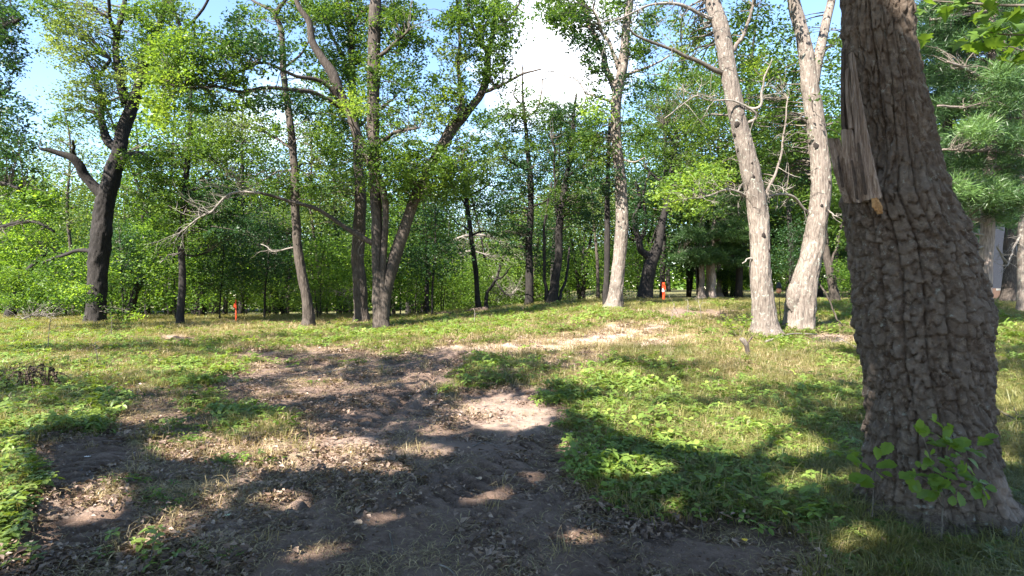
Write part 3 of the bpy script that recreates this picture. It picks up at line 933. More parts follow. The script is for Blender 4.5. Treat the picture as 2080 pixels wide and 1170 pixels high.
# -- pale straight trunk with the forked dark crown, and the thin dark trunk beside it
tree('oak_tree', 'straight pale-footed trunk, dark and forked high up against the cloud', 23.5,
     [(1245, 632, 40), (1250, 600, 34), (1256, 540, 32), (1262, 470, 31), (1264, 420, 29), (1261, 360, 27), (1255, 310, 25), (1249, 250, 24), (1252, 200, 25), (1262, 150, 26), (1270, 100, 22), (1273, 50, 20), (1280, 0, 17), (1288, -110, 12)],
     [{'p': [(1253, 190, 20), (1236, 150, 16), (1225, 110, 13), (1205, 70, 12), (1192, 35, 10), (1182, 0, 9), (1170, -70, 6)], 'dz': 1.0},
      [(1256, 140, 14), (1240, 95, 10), (1222, 60, 8), (1205, 20, 6)], [(1262, 160, 10), (1290, 145, 7), (1320, 135, 5), (1360, 112, 4)],
      {'p': [(1190, 190, 4), (1165, 160, 3), (1130, 155, 2), (1100, 162, 2)], 'mat': 'dead', 'twigs': 12, 'tl': 1.1, 'dir': (-.4, 0, .2), 'dz': .2}, [(1252, 215, 9), (1225, 200, 6), (1190, 190, 4)],
      [(1256, 320, 6), (1285, 330, 4), (1310, 320, 3)]],
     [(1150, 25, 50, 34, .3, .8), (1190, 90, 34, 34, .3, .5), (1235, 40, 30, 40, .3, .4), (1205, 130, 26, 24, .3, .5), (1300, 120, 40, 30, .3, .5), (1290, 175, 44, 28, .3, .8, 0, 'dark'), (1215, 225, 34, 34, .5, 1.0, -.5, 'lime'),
      (1200, 300, 46, 44, .45, 1.0), (1190, 260, 40, 30, .35, .7, 0, 'dark'), (1290, 260, 34, 40, .35, .6), (1225, 370, 40, 34, .35, .7, 0, 'dark'), (1140, 20, 60, 36, .3, .9), (1185, 60, 40, 50, .25, .7, 0, 'dark'), (1215, 110, 30, 40, .25, .6, 0, 'dark'), (1245, 20, 30, 34, .3, .9), (1300, 80, 36, 40, .3, .8), (1150, 50, 44, 30, .3, .8), (1215, 160, 30, 30, .3, .7), (1310, 20, 40, 34, .35, .7), (1230, -70, 120, 50, .3, .6)],
     bark='bark_pale', seed=20, ws=.84, lm='the pale-footed straight trunk', k=18)
tree('young_oak_tree', 'thin dark pole of a tree touching the pale-footed straight trunk', 24.6,
     [(1231, 622, 12), (1233, 560, 12), (1233, 480, 12), (1232, 400, 10), (1236, 320, 8), (1238, 250, 6)],
     [[(1233, 400, 5), (1215, 370, 4), (1200, 340, 2)]],
     [(1230, 300, 30, 30, .35, .4, .6)], bark='bark_dark', seed=21, k=9, sides=6)
tree('oak_tree', 'dark low-forking tree with crooked arms beside the red and white post', 36,
     [(1310, 607, 32), (1312, 575, 28), (1320, 545, 28), (1328, 520, 24), (1338, 490, 18), (1345, 455, 15), (1355, 420, 13), (1366, 385, 11), (1362, 350, 9), (1370, 310, 7), (1358, 270, 6)],
     [[(1326, 530, 20), (1305, 510, 14), (1294, 480, 12), (1288, 450, 10), (1300, 410, 8), (1290, 370, 6)], [(1300, 490, 9), (1312, 450, 7), (1305, 400, 5), (1320, 350, 4)], [(1358, 410, 8), (1380, 380, 6), (1400, 370, 4)],
      [(1366, 385, 7), (1330, 360, 6), (1310, 340, 5)], [(1360, 330, 6), (1375, 290, 4), (1350, 260, 3)]],
     [(1340, 200, 50, 40, .4, .5), (1390, 240, 60, 46, .4, .6), (1330, 290, 50, 44, .4, .6), (1390, 320, 50, 34, .5, .7), (1300, 380, 36, 40, .3, .6, 0, 'dark'), (1370, 370, 30, 24, .4, .5), (1420, 170, 44, 40, .4, .6), (1290, 440, 30, 40, .3, .6, 0, 'dark')],
     bark='bark_dark', seed=22, lm='the crooked low-forking tree', k=12)

# -- the two big pale trunks
tree('oak_tree', 'tall pale trunk curving left with dark knots, nearer of the two pale trunks', 16,
     [(1556, 686, 66), (1552, 655, 52), (1549, 610, 47), (1547, 560, 45), (1545, 510, 42), (1540, 450, 42), (1531, 390, 42), (1522, 340, 41), (1511, 290, 38), (1497, 235, 36), (1485, 180, 36), (1475, 120, 35), (1464, 60, 34), (1448, 10, 32), (1432, -50, 30), (1420, -160, 24)],
     [{'p': [(1475, 150, 14), (1445, 140, 11), (1415, 124, 10), (1380, 108, 8), (1340, 92, 7), (1300, 75, 6), (1275, 58, 4)], 'mat': 'twig', 'dz': -1, 'twigs': 16, 'tl': .9, 'dir': (-.5, 0, .3), 'tmat': 'twig'},
      {'p': [(1450, 40, 12), (1425, 30, 9), (1395, 15, 8), (1360, 6, 6), (1320, 10, 5), (1290, 24, 4), (1260, 38, 3), (1225, 45, 2)], 'mat': 'dead', 'dz': -1.2, 'twigs': 30, 'tl': 1.1, 'dir': (-.4, 0, -.4)},
      {'p': [(1505, 215, 8), (1540, 220, 7), (1548, 180, 5), (1555, 150, 4), (1568, 120, 2)], 'mat': 'dead', 'dz': -.5, 'twigs': 10, 'tl': .6},
      {'p': [(1520, 250, 8), (1535, 240, 7), (1530, 225, 5), (1490, 205, 4), (1440, 205, 3), (1410, 195, 3), (1350, 240, 2)], 'mat': 'dead', 'dz': -.7, 'twigs': 20, 'tl': .9, 'dir': (-.5, 0, -.1)},
      {'p': [(1543, 430, 8), (1556, 390, 7), (1575, 350, 6), (1590, 290, 4), (1600, 200, 3)], 'mat': 'bark_pale', 'dz': .5, 'twigs': 14, 'tl': .8},
      {'p': [(1545, 530, 7), (1520, 525, 4), (1508, 535, 2)], 'mat': 'dead', 'dz': -.3},
      [(1478, 118, 12), (1510, 70, 8), (1530, 10, 6)],
      {'p': [(1520, 400, 6), (1480, 385, 4), (1430, 400, 3), (1390, 405, 2)], 'mat': 'dead', 'dz': -.8, 'twigs': 14, 'tl': .8, 'dir': (-.5, 0, .2)}],
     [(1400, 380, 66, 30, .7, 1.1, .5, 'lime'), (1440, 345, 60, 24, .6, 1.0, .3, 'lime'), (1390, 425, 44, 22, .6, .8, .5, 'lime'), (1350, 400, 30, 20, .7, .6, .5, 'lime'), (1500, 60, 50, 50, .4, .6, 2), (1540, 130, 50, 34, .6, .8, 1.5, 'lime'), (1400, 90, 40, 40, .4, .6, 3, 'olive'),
      (1500, 150, 30, 30, .4, .5, 2), (1460, -90, 150, 50, .4, .6), (1420, 270, 60, 40, .5, .8, 4), (1390, 150, 50, 40, .4, .6, 4), (1430, 60, 40, 40, .35, .6, 3), (1370, 40, 36, 30, .35, .4, 4), (1540, 40, 50, 40, .4, .7, 2), (1450, 430, 50, 30, .4, .6, 5)],
     bark='bark_pale', seed=23, ws=.92, lm='the nearer pale trunk', leaf=.105, k=28, flare=1.25, sides=8,
     knots=[(1543, 480, 14), (1523, 362, 12), (1498, 305, 11), (1490, 275, 9), (1493, 255, 16), (1556, 510, 8), (1520, 335, 8)], wob=.07)
tree('oak_tree', 'forked pale trunk leaning right, burl near its foot, farther of the pale pair', 17.2,
     [(1622, 680, 54), (1622, 650, 56), (1626, 615, 56), (1634, 580, 50), (1644, 540, 44), (1653, 490, 41), (1660, 440, 40), (1666, 390, 38), (1666, 330, 36), (1662, 270, 35), (1652, 215, 34), (1645, 170, 33), (1640, 130, 30), (1628, 70, 27), (1612, 10, 24), (1600, -60, 22), (1585, -160, 18)],
     [{'p': [(1648, 175, 28), (1660, 130, 22), (1668, 90, 20), (1678, 45, 18), (1690, 0, 16), (1700, -80, 12)], 'dz': .6},
      {'p': [(1640, 430, 6), (1610, 400, 5), (1580, 395, 4), (1560, 400, 2)], 'mat': 'dead', 'dz': -1, 'twigs': 22, 'tl': .8, 'dir': (-.7, 0, .1)},
      {'p': [(1664, 400, 4), (1685, 430, 3), (1700, 440, 2)], 'mat': 'dead', 'dz': -.5, 'twigs': 6, 'tl': .4},
      {'p': [(1662, 575, 4), (1680, 605, 3), (1695, 640, 3), (1712, 662, 2)], 'mat': 'bark_mid', 'dz': -.3}, [(1664, 110, 8), (1690, 90, 5), (1715, 60, 4)]],
     [(1560, 240, 60, 50, .45, .9, 1), (1600, 290, 50, 44, .45, .8, 1), (1590, 170, 44, 40, .4, .7, 1.5), (1610, 350, 50, 34, .4, .8, 2, 'dark'), (1695, 100, 26, 50, .45, .6), (1700, 270, 24, 44, .4, .6, 1), (1600, 70, 44, 44, .4, .5, 2),
      (1550, 320, 50, 34, .5, .7, 3), (1690, 190, 24, 20, .3, .3), (1600, -80, 120, 50, .4, .6), (1570, 400, 44, 40, .4, .8, 5, 'dark')],
     bark='bark_pale', seed=24, lm='the pale forked trunk', leaf=.105, k=28, flare=1.2, wob=.08, sides=9,
     knots=[(1590, 385, 6), (1652, 300, 18), (1676, 372, 8), (1660, 420, 8)])

# burl and old wound on the foot of the forked trunk
pale = [o for o in bpy.data.objects if o.name.startswith('oak_tree') and 'burl' in o.get('label', '')][0]
g = Geo()
c = P(1613, 606, 17.08)
u = np.linspace(0, math.pi, 14); v_ = np.linspace(0, 2 * math.pi, 22, endpoint=False)
U, W_ = np.meshgrid(u, v_, indexing='ij')
dx = np.stack([np.sin(U) * np.cos(W_) * .22, np.sin(U) * np.sin(W_) * .20, np.cos(U) * .42], -1).reshape(-1, 3)
dx *= (1 + .22 * fbm(dx[:, 0] * 11, dx[:, 1] * 11, dx[:, 2] * 11, o=4, seed=8))[:, None]
q = [[i * 22 + j, i * 22 + (j + 1) % 22, (i + 1) * 22 + (j + 1) % 22, (i + 1) * 22 + j] for i in range(13) for j in range(22)]
g.add(c + dx, np.array(q)); bb = g.build('burl', M['bark_pale'], pale, smooth=True); bb['label'] = 'rough swollen burl on the lower left side'


# ------------------------------------------------------------------ THE NEAR OAK
def near_tree():
    D = 4.3
    prof = [(1905, 1105, 305), (1905, 1070, 276), (1900, 1030, 256), (1893, 960, 243), (1889, 900, 235), (1884, 800, 228), (1876, 700, 232), (1869, 640, 238), (1866, 600, 233), (1850, 500, 226), (1822, 405, 208), (1826, 350, 160),
            (1822, 300, 142), (1802, 200, 134), (1786, 100, 130), (1780, 0, 126), (1768, -150, 112), (1750, -500, 92), (1715, -1000, 66), (1690, -1500, 36)]
    pr = np.array(prof, float)[::-1]
    zz = EYE - (pr[:, 1] - HY) / F * D
    xx = (pr[:, 0] - HX) / F * D
    rr = pr[:, 2] / F * D / 2 * .955
    o = np.argsort(zz); zz, xx, rr = zz[o], xx[o], rr[o]
    zl = np.concatenate([np.arange(zz[0] - .12, 3.75, .0074), np.linspace(3.76, zz[-1], 150)])
    ka = 285
    th = np.linspace(0, 2 * math.pi, ka, endpoint=False)
    ZZ, TH = np.meshgrid(zl, th, indexing='ij')
    R0 = np.interp(ZZ, zz, rr); XC = np.interp(ZZ, zz, xx)
    k = np.ones(9) / 9
    circ = 2.6
    uu = TH / (2 * math.pi) * circ
    warp = .035 * vnoise(uu * 3, ZZ * 2.2, seed=5) + .012 * vnoise(uu * 11, ZZ * 9, seed=6)+ .006 * vnoise(uu * 30, ZZ * 24, seed=7)
    cu, cvv = circ / 46, .080       # plate size
    gu = (uu + warp) / cu; ZE = np.where(ZZ > 2.1, 2.1 + (ZZ - 2.1) * .62, ZZ)
    gv = (ZE + .5 * warp + .03 * vnoise(uu * 8, ZZ * 3, seed=15)) / cvv
    iu, iv = np.floor(gu), np.floor(gv)
    f1 = np.full(gu.shape, 9.0); f2 = np.full(gu.shape, 9.0); idn = np.zeros(gu.shape); lv = np.zeros(gu.shape)
    for a in (-1, 0, 1):
        for b in (-1, 0, 1):
            ci = (iu + a).astype(np.int64); cj = (iv + b).astype(np.int64)
            cw = np.mod(ci, 52)
            jx = _h(cw, cj, cw * 0, 1); jy = _h(cw, cj, cw * 0, 2)
            dx_ = ci + .12 + .76 * jx - gu; dy_ = (cj + jy - gv) * .9
            dd = np.sqrt(dx_ ** 2 + dy_ ** 2)
            nearer = dd < f1
            f2 = np.where(nearer, f1, np.minimum(f2, dd))
            idn = np.where(nearer, _h(cw, cj, cw * 0, 3), idn)
            lv = np.where(nearer, -dy_, lv)
            f1 = np.where(nearer, dd, f1)
    e = f2 - f1
    e = e + .11 * fbm(uu * 24, ZZ * 20, o=3, seed=35)
    plate = .85 * sstep(-.03, .05, e) + .15 * sstep(.1, .5, e)
    # long furrows that run up the trunk, as between oak ridges
    fur = np.abs(np.sin((uu + .05 * vnoise(uu * 2, ZZ * 1.1, seed=25) + .012 * ZZ) / circ * math.pi * 19 + 1.6 * vnoise(uu * 2.2, ZZ * 1.6, seed=26)))
    furrow = 1 - sstep(0, .30, fur)
    amp = .026 * np.clip(R0 / .3, .5, 1.2)
    up_ = sstep(1.7, 2.5, ZZ)
    h = amp * (.78 + .22 * up_) * (plate * (.62 + .85 * idn) - (.95 - .3 * up_) * lv * plate) - amp * (.95 + .35 * up_) * furrow + .011 * fbm(uu * 22, ZZ * 18, o=5, seed=33)
    h += .018 * vnoise(TH * 1.5 + 3, ZZ * 1.4, seed=44) + .012 * vnoise(uu * 7, ZZ * 5, seed=46)
    # the swelling on the right at waist height, and buttress roots
    # angle 0 = +x (right), 3pi/2 = towards the camera
    h += .030 * np.exp(-((ZZ - 1.42) / .16) ** 2) * np.maximum(0, np.cos(TH + .25)) ** 2
    low = np.exp(-np.maximum(0, ZZ + .05) / .16)
    h += low * .11 * np.maximum(0, np.sin(TH * 5 + 1.2)) * (1 + .4 * vnoise(TH * 3, ZZ * 6, seed=91)) + .13 * np.exp(-((ZZ - .02) / .16) ** 2) * np.exp(-((np.mod(TH + .55 + math.pi, 2 * math.pi) - math.pi) / .35) ** 2)
    # flattened wound under the splintered limb
    sc_ = np.exp(-((np.mod(TH - 3.75 + math.pi, 2 * math.pi) - math.pi) / .34) ** 2) * sstep(2.2, 2.35, ZZ) * (1 - sstep(3.1, 3.4, ZZ))
    h -= .03 * sc_
    RR = R0 + h - amp * .6
    V = np.stack([XC + RR * np.cos(TH), D + RR * np.sin(TH), ZZ], -1).reshape(-1, 3)
    nr = len(zl)
    i = np.arange(nr - 1)[:, None] * ka; j = np.arange(ka)[None, :]
    a = i + j; b = i + (j + 1) % ka
    q = np.stack([a, b, b + ka, a + ka], -1).reshape(-1, 4)
    pe_t = np.mod(TH + .98 + math.pi, 2 * math.pi) - math.pi
    peel = np.exp(-(pe_t / .30) ** 4) * sstep(.02, .12, ZZ) * (1 - sstep(.34, .46, ZZ + .06 * vnoise(TH * 5, ZZ * 12, seed=3)))
    peel = np.clip(peel * (1 + .5 * vnoise(uu * 25, ZZ * 25, seed=4)), 0, 1)
    # bare scar colour where the limb tore out
    root = thing('oak_tree', (np.interp(0, zz, xx), D, -.02), 'huge near oak trunk with thick plated bark and a splintered torn-off limb scar', 'tree')
    tr = mesh_np('trunk', V, q, M['near_bark'], root, {'peel': ('POINT', peel.ravel()), 'plate': ('POINT', (idn * (e > .05)).ravel())}, smooth=True)
    print('near trunk quads', len(q))

    # splinters of the torn limb: long tapering slabs standing on the left front of the trunk
    def shard(name, pts, wid, th_, label=None, m_='splint', seed=0):
        """pts: (px, py, depth) spine from bottom to top"""
        r = np.random.default_rng(seed)
        sp = smooth_line(np.array([P(a_, b_, c_) for a_, b_, c_ in pts]), 7)
        n = len(sp); g = Geo(); vs = []
        wd = np.interp(np.linspace(0, 1, n), np.linspace(0, 1, len(wid)), wid) / F * D
        for s_ in range(n):
            wq = wd[s_] / 2
            row = []
            for uq, dq in ((-1, 0), (-.5, -.7), (-.05, -.35), (.3, -1), (.75, -.6), (1, 0), (.5, .8), (-.5, .8)):
                row.append(sp[s_] + np.array([uq * wq, dq * th_ * (.8 + .3 * r.uniform()), .004 * r.normal()]))
            vs += row
        vs = np.array(vs)
        q = [[a_ * 8 + b_, a_ * 8 + (b_ + 1) % 8, (a_ + 1) * 8 + (b_ + 1) % 8, (a_ + 1) * 8 + b_] for a_ in range(n - 1) for b_ in range(8)]
        t_ = [[0, b_ + 1, b_] for b_ in range(1, 7)] + [[(n - 1) * 8, (n - 1) * 8 + b_, (n - 1) * 8 + b_ + 1] for b_ in range(1, 7)]
        g.add(vs, np.array(q), np.array(t_))
        ob = g.build(name, M[m_], root)
        if label: ob['label'] = label
        return ob
    shard('splinter', [(1730, 412, 4.16), (1716, 370, 4.15), (1704, 325, 4.14), (1693, 283, 4.14)], [30, 32, 30, 22], .045, 'outermost broad grey splinter with a slanting broken top', seed=1)
    shard('splinter', [(1750, 410, 4.10), (1738, 360, 4.10), (1727, 310, 4.10), (1719, 264, 4.11)], [30, 30, 31, 22], .04, 'broad flat grey splinter with a square top', seed=2)
    shard('splinter', [(1776, 404, 4.05), (1764, 350, 4.06), (1752, 290, 4.08), (1742, 220, 4.10), (1735, 165, 4.13), (1727, 110, 4.16)], [30, 30, 28, 20, 12, 4], .04, 'tallest pointed splinter running up the trunk', seed=3)
    shard('splinter', [(1744, 400, 4.13), (1738, 330, 4.13), (1733, 265, 4.14), (1730, 225, 4.15)], [20, 22, 18, 4], .03, seed=4, m_='rot')
    shard('splinter', [(1722, 300, 4.17), (1717, 240, 4.18), (1714, 170, 4.19), (1713, 96, 4.20)], [18, 18, 12, 3], .03, 'reddish dark thin splinter standing free of the trunk', m_='rot', seed=5)
    shard('splinter', [(1735, 262, 4.12), (1729, 230, 4.13), (1722, 190, 4.15), (1719, 140, 4.17)], [22, 16, 9, 3], .03, seed=9)
    shard('splinter', [(1741, 405, 4.045), (1736, 360, 4.045), (1730, 325, 4.05)], [6, 6, 1], .012, m_='rot', seed=6)
    shard('splinter', [(1758, 395, 4.035), (1750, 340, 4.035), (1743, 290, 4.05)], [6, 7, 1], .012, m_='rot', seed=7)
    shard('splinter', [(1712, 380, 4.095), (1706, 345, 4.085), (1702, 318, 4.09)], [5, 5, 1], .012, m_='rot', seed=8)
    shard('fresh_wood', [(1788, 434, 3.99), (1782, 420, 3.985), (1776, 404, 4.0)], [10, 20, 12], .02, 'orange-brown freshly broken wood at the bottom of the scar', 'fresh', seed=8)
    # roots that run out over the ground
    for a_, Lr, r0_ in ((-.35, .55, .10), (-1.25, .42, .085), (-2.2, .45, .09), (-2.9, .40, .08), (.5, .6, .09)):
        bx, by = np.interp(0, zz, xx), D
        rp = []
        for q_, hz_ in ((.30, .20), (.42, .09), (.42 + Lr * .5, .02), (.42 + Lr, -.06)):
            X_, Y_ = bx + math.cos(a_) * q_, by + math.sin(a_) * q_
            rp.append([X_, Y_, float(gz(X_, Y_)) + hz_])
        L_ = smooth_line(np.array(rp), 8)
        g = Geo(); g.tube(L_, np.linspace(r0_ * 1.2, r0_ * .35, len(L_)), 20, .28, 5, dfreq=9)
        g.build('root', M['near_bark'], root, smooth=True)
    # upper limbs above the frame
    r = np.random.default_rng(99)
    A = []
    for a_, Lh, z0 in ((2.6, 3.0, 4.6), (.3, 3.2, 5.2), (1.4, 3.0, 5.8), (4.6, 2.6, 5.6), (3.5, 3.2, 6.6), (5.6, 2.8, 6.9)):
        st = np.array([np.interp(z0, zz, xx), D, z0])
        pts = [st]
        for s_ in range(5):
            pts.append(pts[-1] + np.array([math.cos(a_) * Lh / 5, math.sin(a_) * Lh / 5, .35 + r.uniform(0, .3)]))
            a_ += r.normal() * .2
        g = Geo(); g.tube(smooth_line(np.array(pts), 4), np.linspace(.10, .02, 21), 9, .1, 5)
        g.build('bough', M['bark_mid'], root, smooth=True)
        A.append(np.array(pts))
    return root, np.vstack(A)


NEAR, NEAR_ANC = near_tree()
LAND.append((1880, 'the huge near oak'))

# ------------------------------------------------------------------ SHADE TREES round and behind the camera
def shade_canopy():
    spots = [(-7.5, -7.0, 12.5), (-2.5, -8.5, 13), (-12, -2.5, 12), (-8.5, 2.0, 11.5), (2.5, -6.5, 12), (6.0, -1.5, 11.5), (-14, 5.5, 12), (-4.5, -2.8, 12.5)]
    names = ['behind the camera, nearest to the ruts', 'farthest back behind the camera', 'beyond the path to the side, well back', 'beside the path outside the view', 'behind the camera towards the near oak',
             'close to the near oak, outside the view', 'beyond the forked oak side of the view', 'just behind where the camera stands']
    r = np.random.default_rng(5)
    n = 14000
    C = []
    # cluster centres: shaded ground targets lifted up along the sun direction
    tx = r.uniform(-17, 13, n); ty = r.uniform(.5, 23, n)
    tx[9500:] = r.uniform(-4.5, 5, n - 9500); ty[9500:] = r.uniform(.3, 6.8, n - 9500)
    tz = gz(tx, ty)
    px, py = proj(tx, ty, tz)
    s = ell(px, py, SUNNY, .25)
    m_ = 1000
    tx[:m_] = r.uniform(2.2, 3.7, m_); ty[:m_] = r.uniform(3.7, 4.3, m_); tz[:m_] = r.uniform(0, 4.2, m_)
    s[:m_] = 0
    keep = r.uniform(size=n) > s * 1.0
    h = r.uniform(6.0, 11.5, n)
    c = np.stack([tx, ty, tz], 1) + S[None, :] * (h / S[2])[:, None]
    # inside the crowns only, and never inside the picture
    cp = np.array(spots)
    dist = np.sqrt((c[:, None, 0] - cp[None, :, 0]) ** 2 + (c[:, None, 1] - cp[None, :, 1]) ** 2)
    own = np.argmin(dist, 1)
    dn = np.sqrt((c[:, 0] - NEAR.location[0]) ** 2 + (c[:, 1] - 4.3) ** 2)
    isnear = dn < np.minimum(dist.min(1), 3.8)
    top = EYE + np.maximum(c[:, 1] + .6, 0) * (HY / F) + .55
    side = np.abs(c[:, 0]) > np.maximum(c[:, 1] + .6, 0) * (HX / F) + .7
    keep &= ((c[:, 2] > top) | side) & ((dist.min(1) < 5.6) | isnear)
    print('shade clusters', keep.sum())
    for ti in range(len(spots) + 1):
        sel = keep & (isnear if ti == len(spots) else (own == ti) & ~isnear)
        cc = c[sel]
        if len(cc) < 5: continue
        per = 26
        q = (cc[:, None, :] + r.normal(size=(len(cc), per, 3)) * np.array([.26, .26, .16])).reshape(-1, 3)
        q = q[~sun_reaches(q, SUNNY, .97, r)]
        v, f_, tt = leaves(q, .15, np.clip(.45 + .2 * r.normal(size=len(q)), 0, 1), r=r, aspect=.68)
        if ti == len(spots):
            mesh_np('foliage', v, f_, M['oak'], NEAR, {'tint': ('FACE', tt)})
            continue
        x, y, ht = spots[ti]
        z0 = float(gz(x, y))
        root = thing('shade_tree', (x, y, z0), 'leafy oak ' + names[ti], 'tree', 'oaks around and behind the camera')
        g = Geo()
        pts = np.array([[x, y, z0 - .1], [x + .1, y, z0 + 2], [x - .1, y + .1, z0 + 5], [x + .1, y, z0 + 8], [x, y, ht - 1]])
        g.tube(smooth_line(pts, 5), np.linspace(.26, .06, 21), 12, .1, ti)
        g.build('trunk', M['bark_mid'], root, smooth=True)
        for b_ in range(7):
            a = r.uniform(0, 6.28); zb = z0 + r.uniform(4, 8.5)
            p0 = np.array([x, y, zb]); tgt = cc[r.integers(len(cc))]
            g = Geo(); g.tube(smooth_line(np.array([p0, p0 * .6 + tgt * .4 + [0, 0, .3], tgt]), 5), np.linspace(.08, .015, 11), 7, .1, b_)
            g.build('bough', M['bark_mid'], root, smooth=True)
        mesh_np('foliage', v, f_, M['oak'], root, {'tint': ('FACE', tt)})


shade_canopy()


# ------------------------------------------------------------------ UNDERSTORY, WOOD BEHIND
def proto_tree(name, h, cw, zlo, nleaf, leaf, leafm, bark, seed, stems=1, needle=False, r0=.10):
    """a free-standing tree at the origin, shared by its copies"""
    r = np.random.default_rng(seed)
    root = bpy.data.objects.new(name, None); COL.objects.link(root)
    g = Geo(); anc = []
    for s_ in range(stems):
        lean = r.normal(size=2) * (.08 if stems == 1 else .16) * h
        pts = np.array([[0.05 * s_, 0, -.25], [lean[0] * .15 + .12 * s_, lean[1] * .15, h * .25], [lean[0] * .4 + r.normal() * .15, lean[1] * .4, h * .5], [lean[0] * .8, lean[1] * .8 + r.normal() * .15, h * .8], [lean[0], lean[1], h * .97]])
        sp = smooth_line(pts, 4)
        g.tube(sp, np.linspace(r0, r0 * .15, len(sp)) / (1 + .4 * (stems - 1)), 8, .1, seed)
        anc.append(sp)
    A = np.vstack(anc)
    g.build('trunk', M[bark], root, smooth=True)
    nc = nleaf // 30
    TW = Geo(); V, Q, T = [], [], []
    nv = 0
    lobes = r.normal(size=(9, 3)); lobes /= np.linalg.norm(lobes, axis=1)[:, None]
    for _ in range(nc):
        a = r.normal(size=3); a /= np.linalg.norm(a)
        rad = r.uniform(.35, 1) ** .6
        lob = .72 + .38 * max(0, (lobes @ a).max() ** 3)
        zc = (zlo + h) / 2; hz = (h - zlo) / 2
        if needle:
            zq = r.uniform(zlo, h); layer = round(zq / .9) * .9 + r.normal() * .12
            wz = cw * (1 - .8 * ((layer - zlo) / (h - zlo))) * rad
            c = np.array([a[0] * wz, a[1] * wz, layer - .1 * wz])
        else:
            c = np.array([a[0] * cw * rad * lob, a[1] * cw * rad * lob, zc + a[2] * hz * rad * lob])
        q = r.normal(size=(30, 3)) * np.array([1, 1, .42]) * leaf * 3.2
        tint = np.clip(.45 + r.normal() * .18 + r.normal(size=30) * .14, 0, 1)
        if needle:
            o = q / (np.linalg.norm(q, axis=1)[:, None] + 1e-6) + [0, 0, .3]
            v, f_, tt = needles(c + q * .7, o, leaf * 2.2, leaf * .13, tint, r)
        else:
            v, f_, tt = leaves(c + q, leaf, tint, r=r)
        V.append(v); Q.append(f_ + nv); T.append(tt); nv += len(v)
        if _ % 4 == 0:
            j = int(np.argmin(np.linalg.norm(A - (c - [0, 0, .5]), axis=1)))
            mid = (A[j] + c) / 2 + [0, 0, .12]
            TW.tube(np.array([A[j], mid, c]), np.array([r0 * .22, r0 * .12, .006]), 4, cap=False)
    mesh_np('foliage', np.vstack(V), np.vstack(Q), M[leafm], root, {'tint': ('FACE', np.concatenate(T))})
    TW.build('twig_spray', M['twig'], root)
    return root


def copy_tree(o):
    c = o.copy(); COL.objects.link(c)
    for ch in list(o.children):
        d = ch.copy(); COL.objects.link(d); d.parent = c
    return c


PL = []   # placed things waiting for a label


def place(proto, first, x, y, s, rz, cat, kindword, where, group, sz=1.0, zoff=0.0):
    o = proto if first else copy_tree(proto)
    o.location = (x, y, float(gz(x, y)) + zoff)
    o.rotation_euler = (0, 0, rz)
    o.scale = (s, s, s * sz)
    o['category'] = cat; o['group'] = group
    px = HX + F * x / y
    PL.append([o, px, y, kindword, where])
    return o


r = np.random.default_rng(21)
under = [proto_tree('sapling', 4.6, 1.35, .35, 3300, .135, 'under', 'bark_dark', 31, 2, r0=.05),
         proto_tree('sapling', 3.2, 1.5, .15, 3300, .125, 'under', 'bark_dark', 32, 3, r0=.035),
         proto_tree('sapling', 6.0, 1.5, .8, 3900, .135, 'dark', 'bark_dark', 33, 1, r0=.06),
         proto_tree('sapling', 2.4, 1.2, .1, 2400, .10, 'lime', 'bark_dark', 34, 2, r0=.03)]
used = set()
ukind = ['bushy green sapling', 'low spreading green shrub', 'tall slender dark-leaved sapling', 'small bright yellow-green shrub']
i = 0
rows = [(29.5, 95, 'at the edge of the grass'), (34, 80, 'in the second row of undergrowth'), (40, 85, 'deeper in the undergrowth')]
for Yr, stp, where in rows:
    px = -60
    while px < 2140:
        px += stp * r.uniform(.6, 1.35)
        # keep the views open: clearing, path, house, and the right side under the pines
        if 880 < px < 1060 and Yr < 39: continue
        if 1150 < px < 1300 and Yr < 33: continue
        if 1300 < px < 1560 and Yr < 39: continue
        if px > 1985: continue
        if px > 1560 and r.uniform() < .45: continue
        k = int(r.choice([0, 1, 2, 3], p=[.38, .27, .25, .10]))
        Y = Yr + r.uniform(-1.6, 2.2)
        if 620 < px < 860 and Y < 29: Y = 30
        x = (px - HX) / F * Y
        s = r.uniform(.8, 1.2)
        if px > 1000: Y += 9; x = (px - HX) / F * Y; s *= 1.0
        place(under[k], k not in used, x, Y, s, r.uniform(0, 6.28), 'sapling' if k != 3 and k != 1 else 'shrub', ukind[k], where, 'undergrowth of the wood')
        used.add(k)

for px, Y, s in ((925, 44, 1.5), (965, 47, 1.9), (1005, 45, 1.6), (1045, 48, 2.0), (1090, 50, 1.8), (885, 48, 1.9)):
    place(under[3], False, (px - HX) / F * Y, Y, s, r.uniform(0, 6.28), 'shrub', ukind[3], 'out in the sunny clearing', 'undergrowth of the wood')
back = [proto_tree('woodland_tree', 10.5, 3.4, 1.6, 5200, .19, 'under', 'bark_dark', 41, 1, r0=.2),
        proto_tree('woodland_tree', 11.5, 3.0, 2.4, 5200, .19, 'oak', 'bark_dark', 42, 1, r0=.2),
        proto_tree('woodland_tree', 9.0, 3.6, 1.0, 5200, .19, 'dark', 'bark_dark', 43, 2, r0=.18),
        proto_tree('woodland_tree', 9.5, 3.2, 1.0, 5200, .18, 'lime', 'bark_mid', 44, 1, r0=.16)]
bkind = ['full green broadleaf tree', 'upright broadleaf tree', 'dense dark broadleaf tree', 'pale sunlit broadleaf tree']
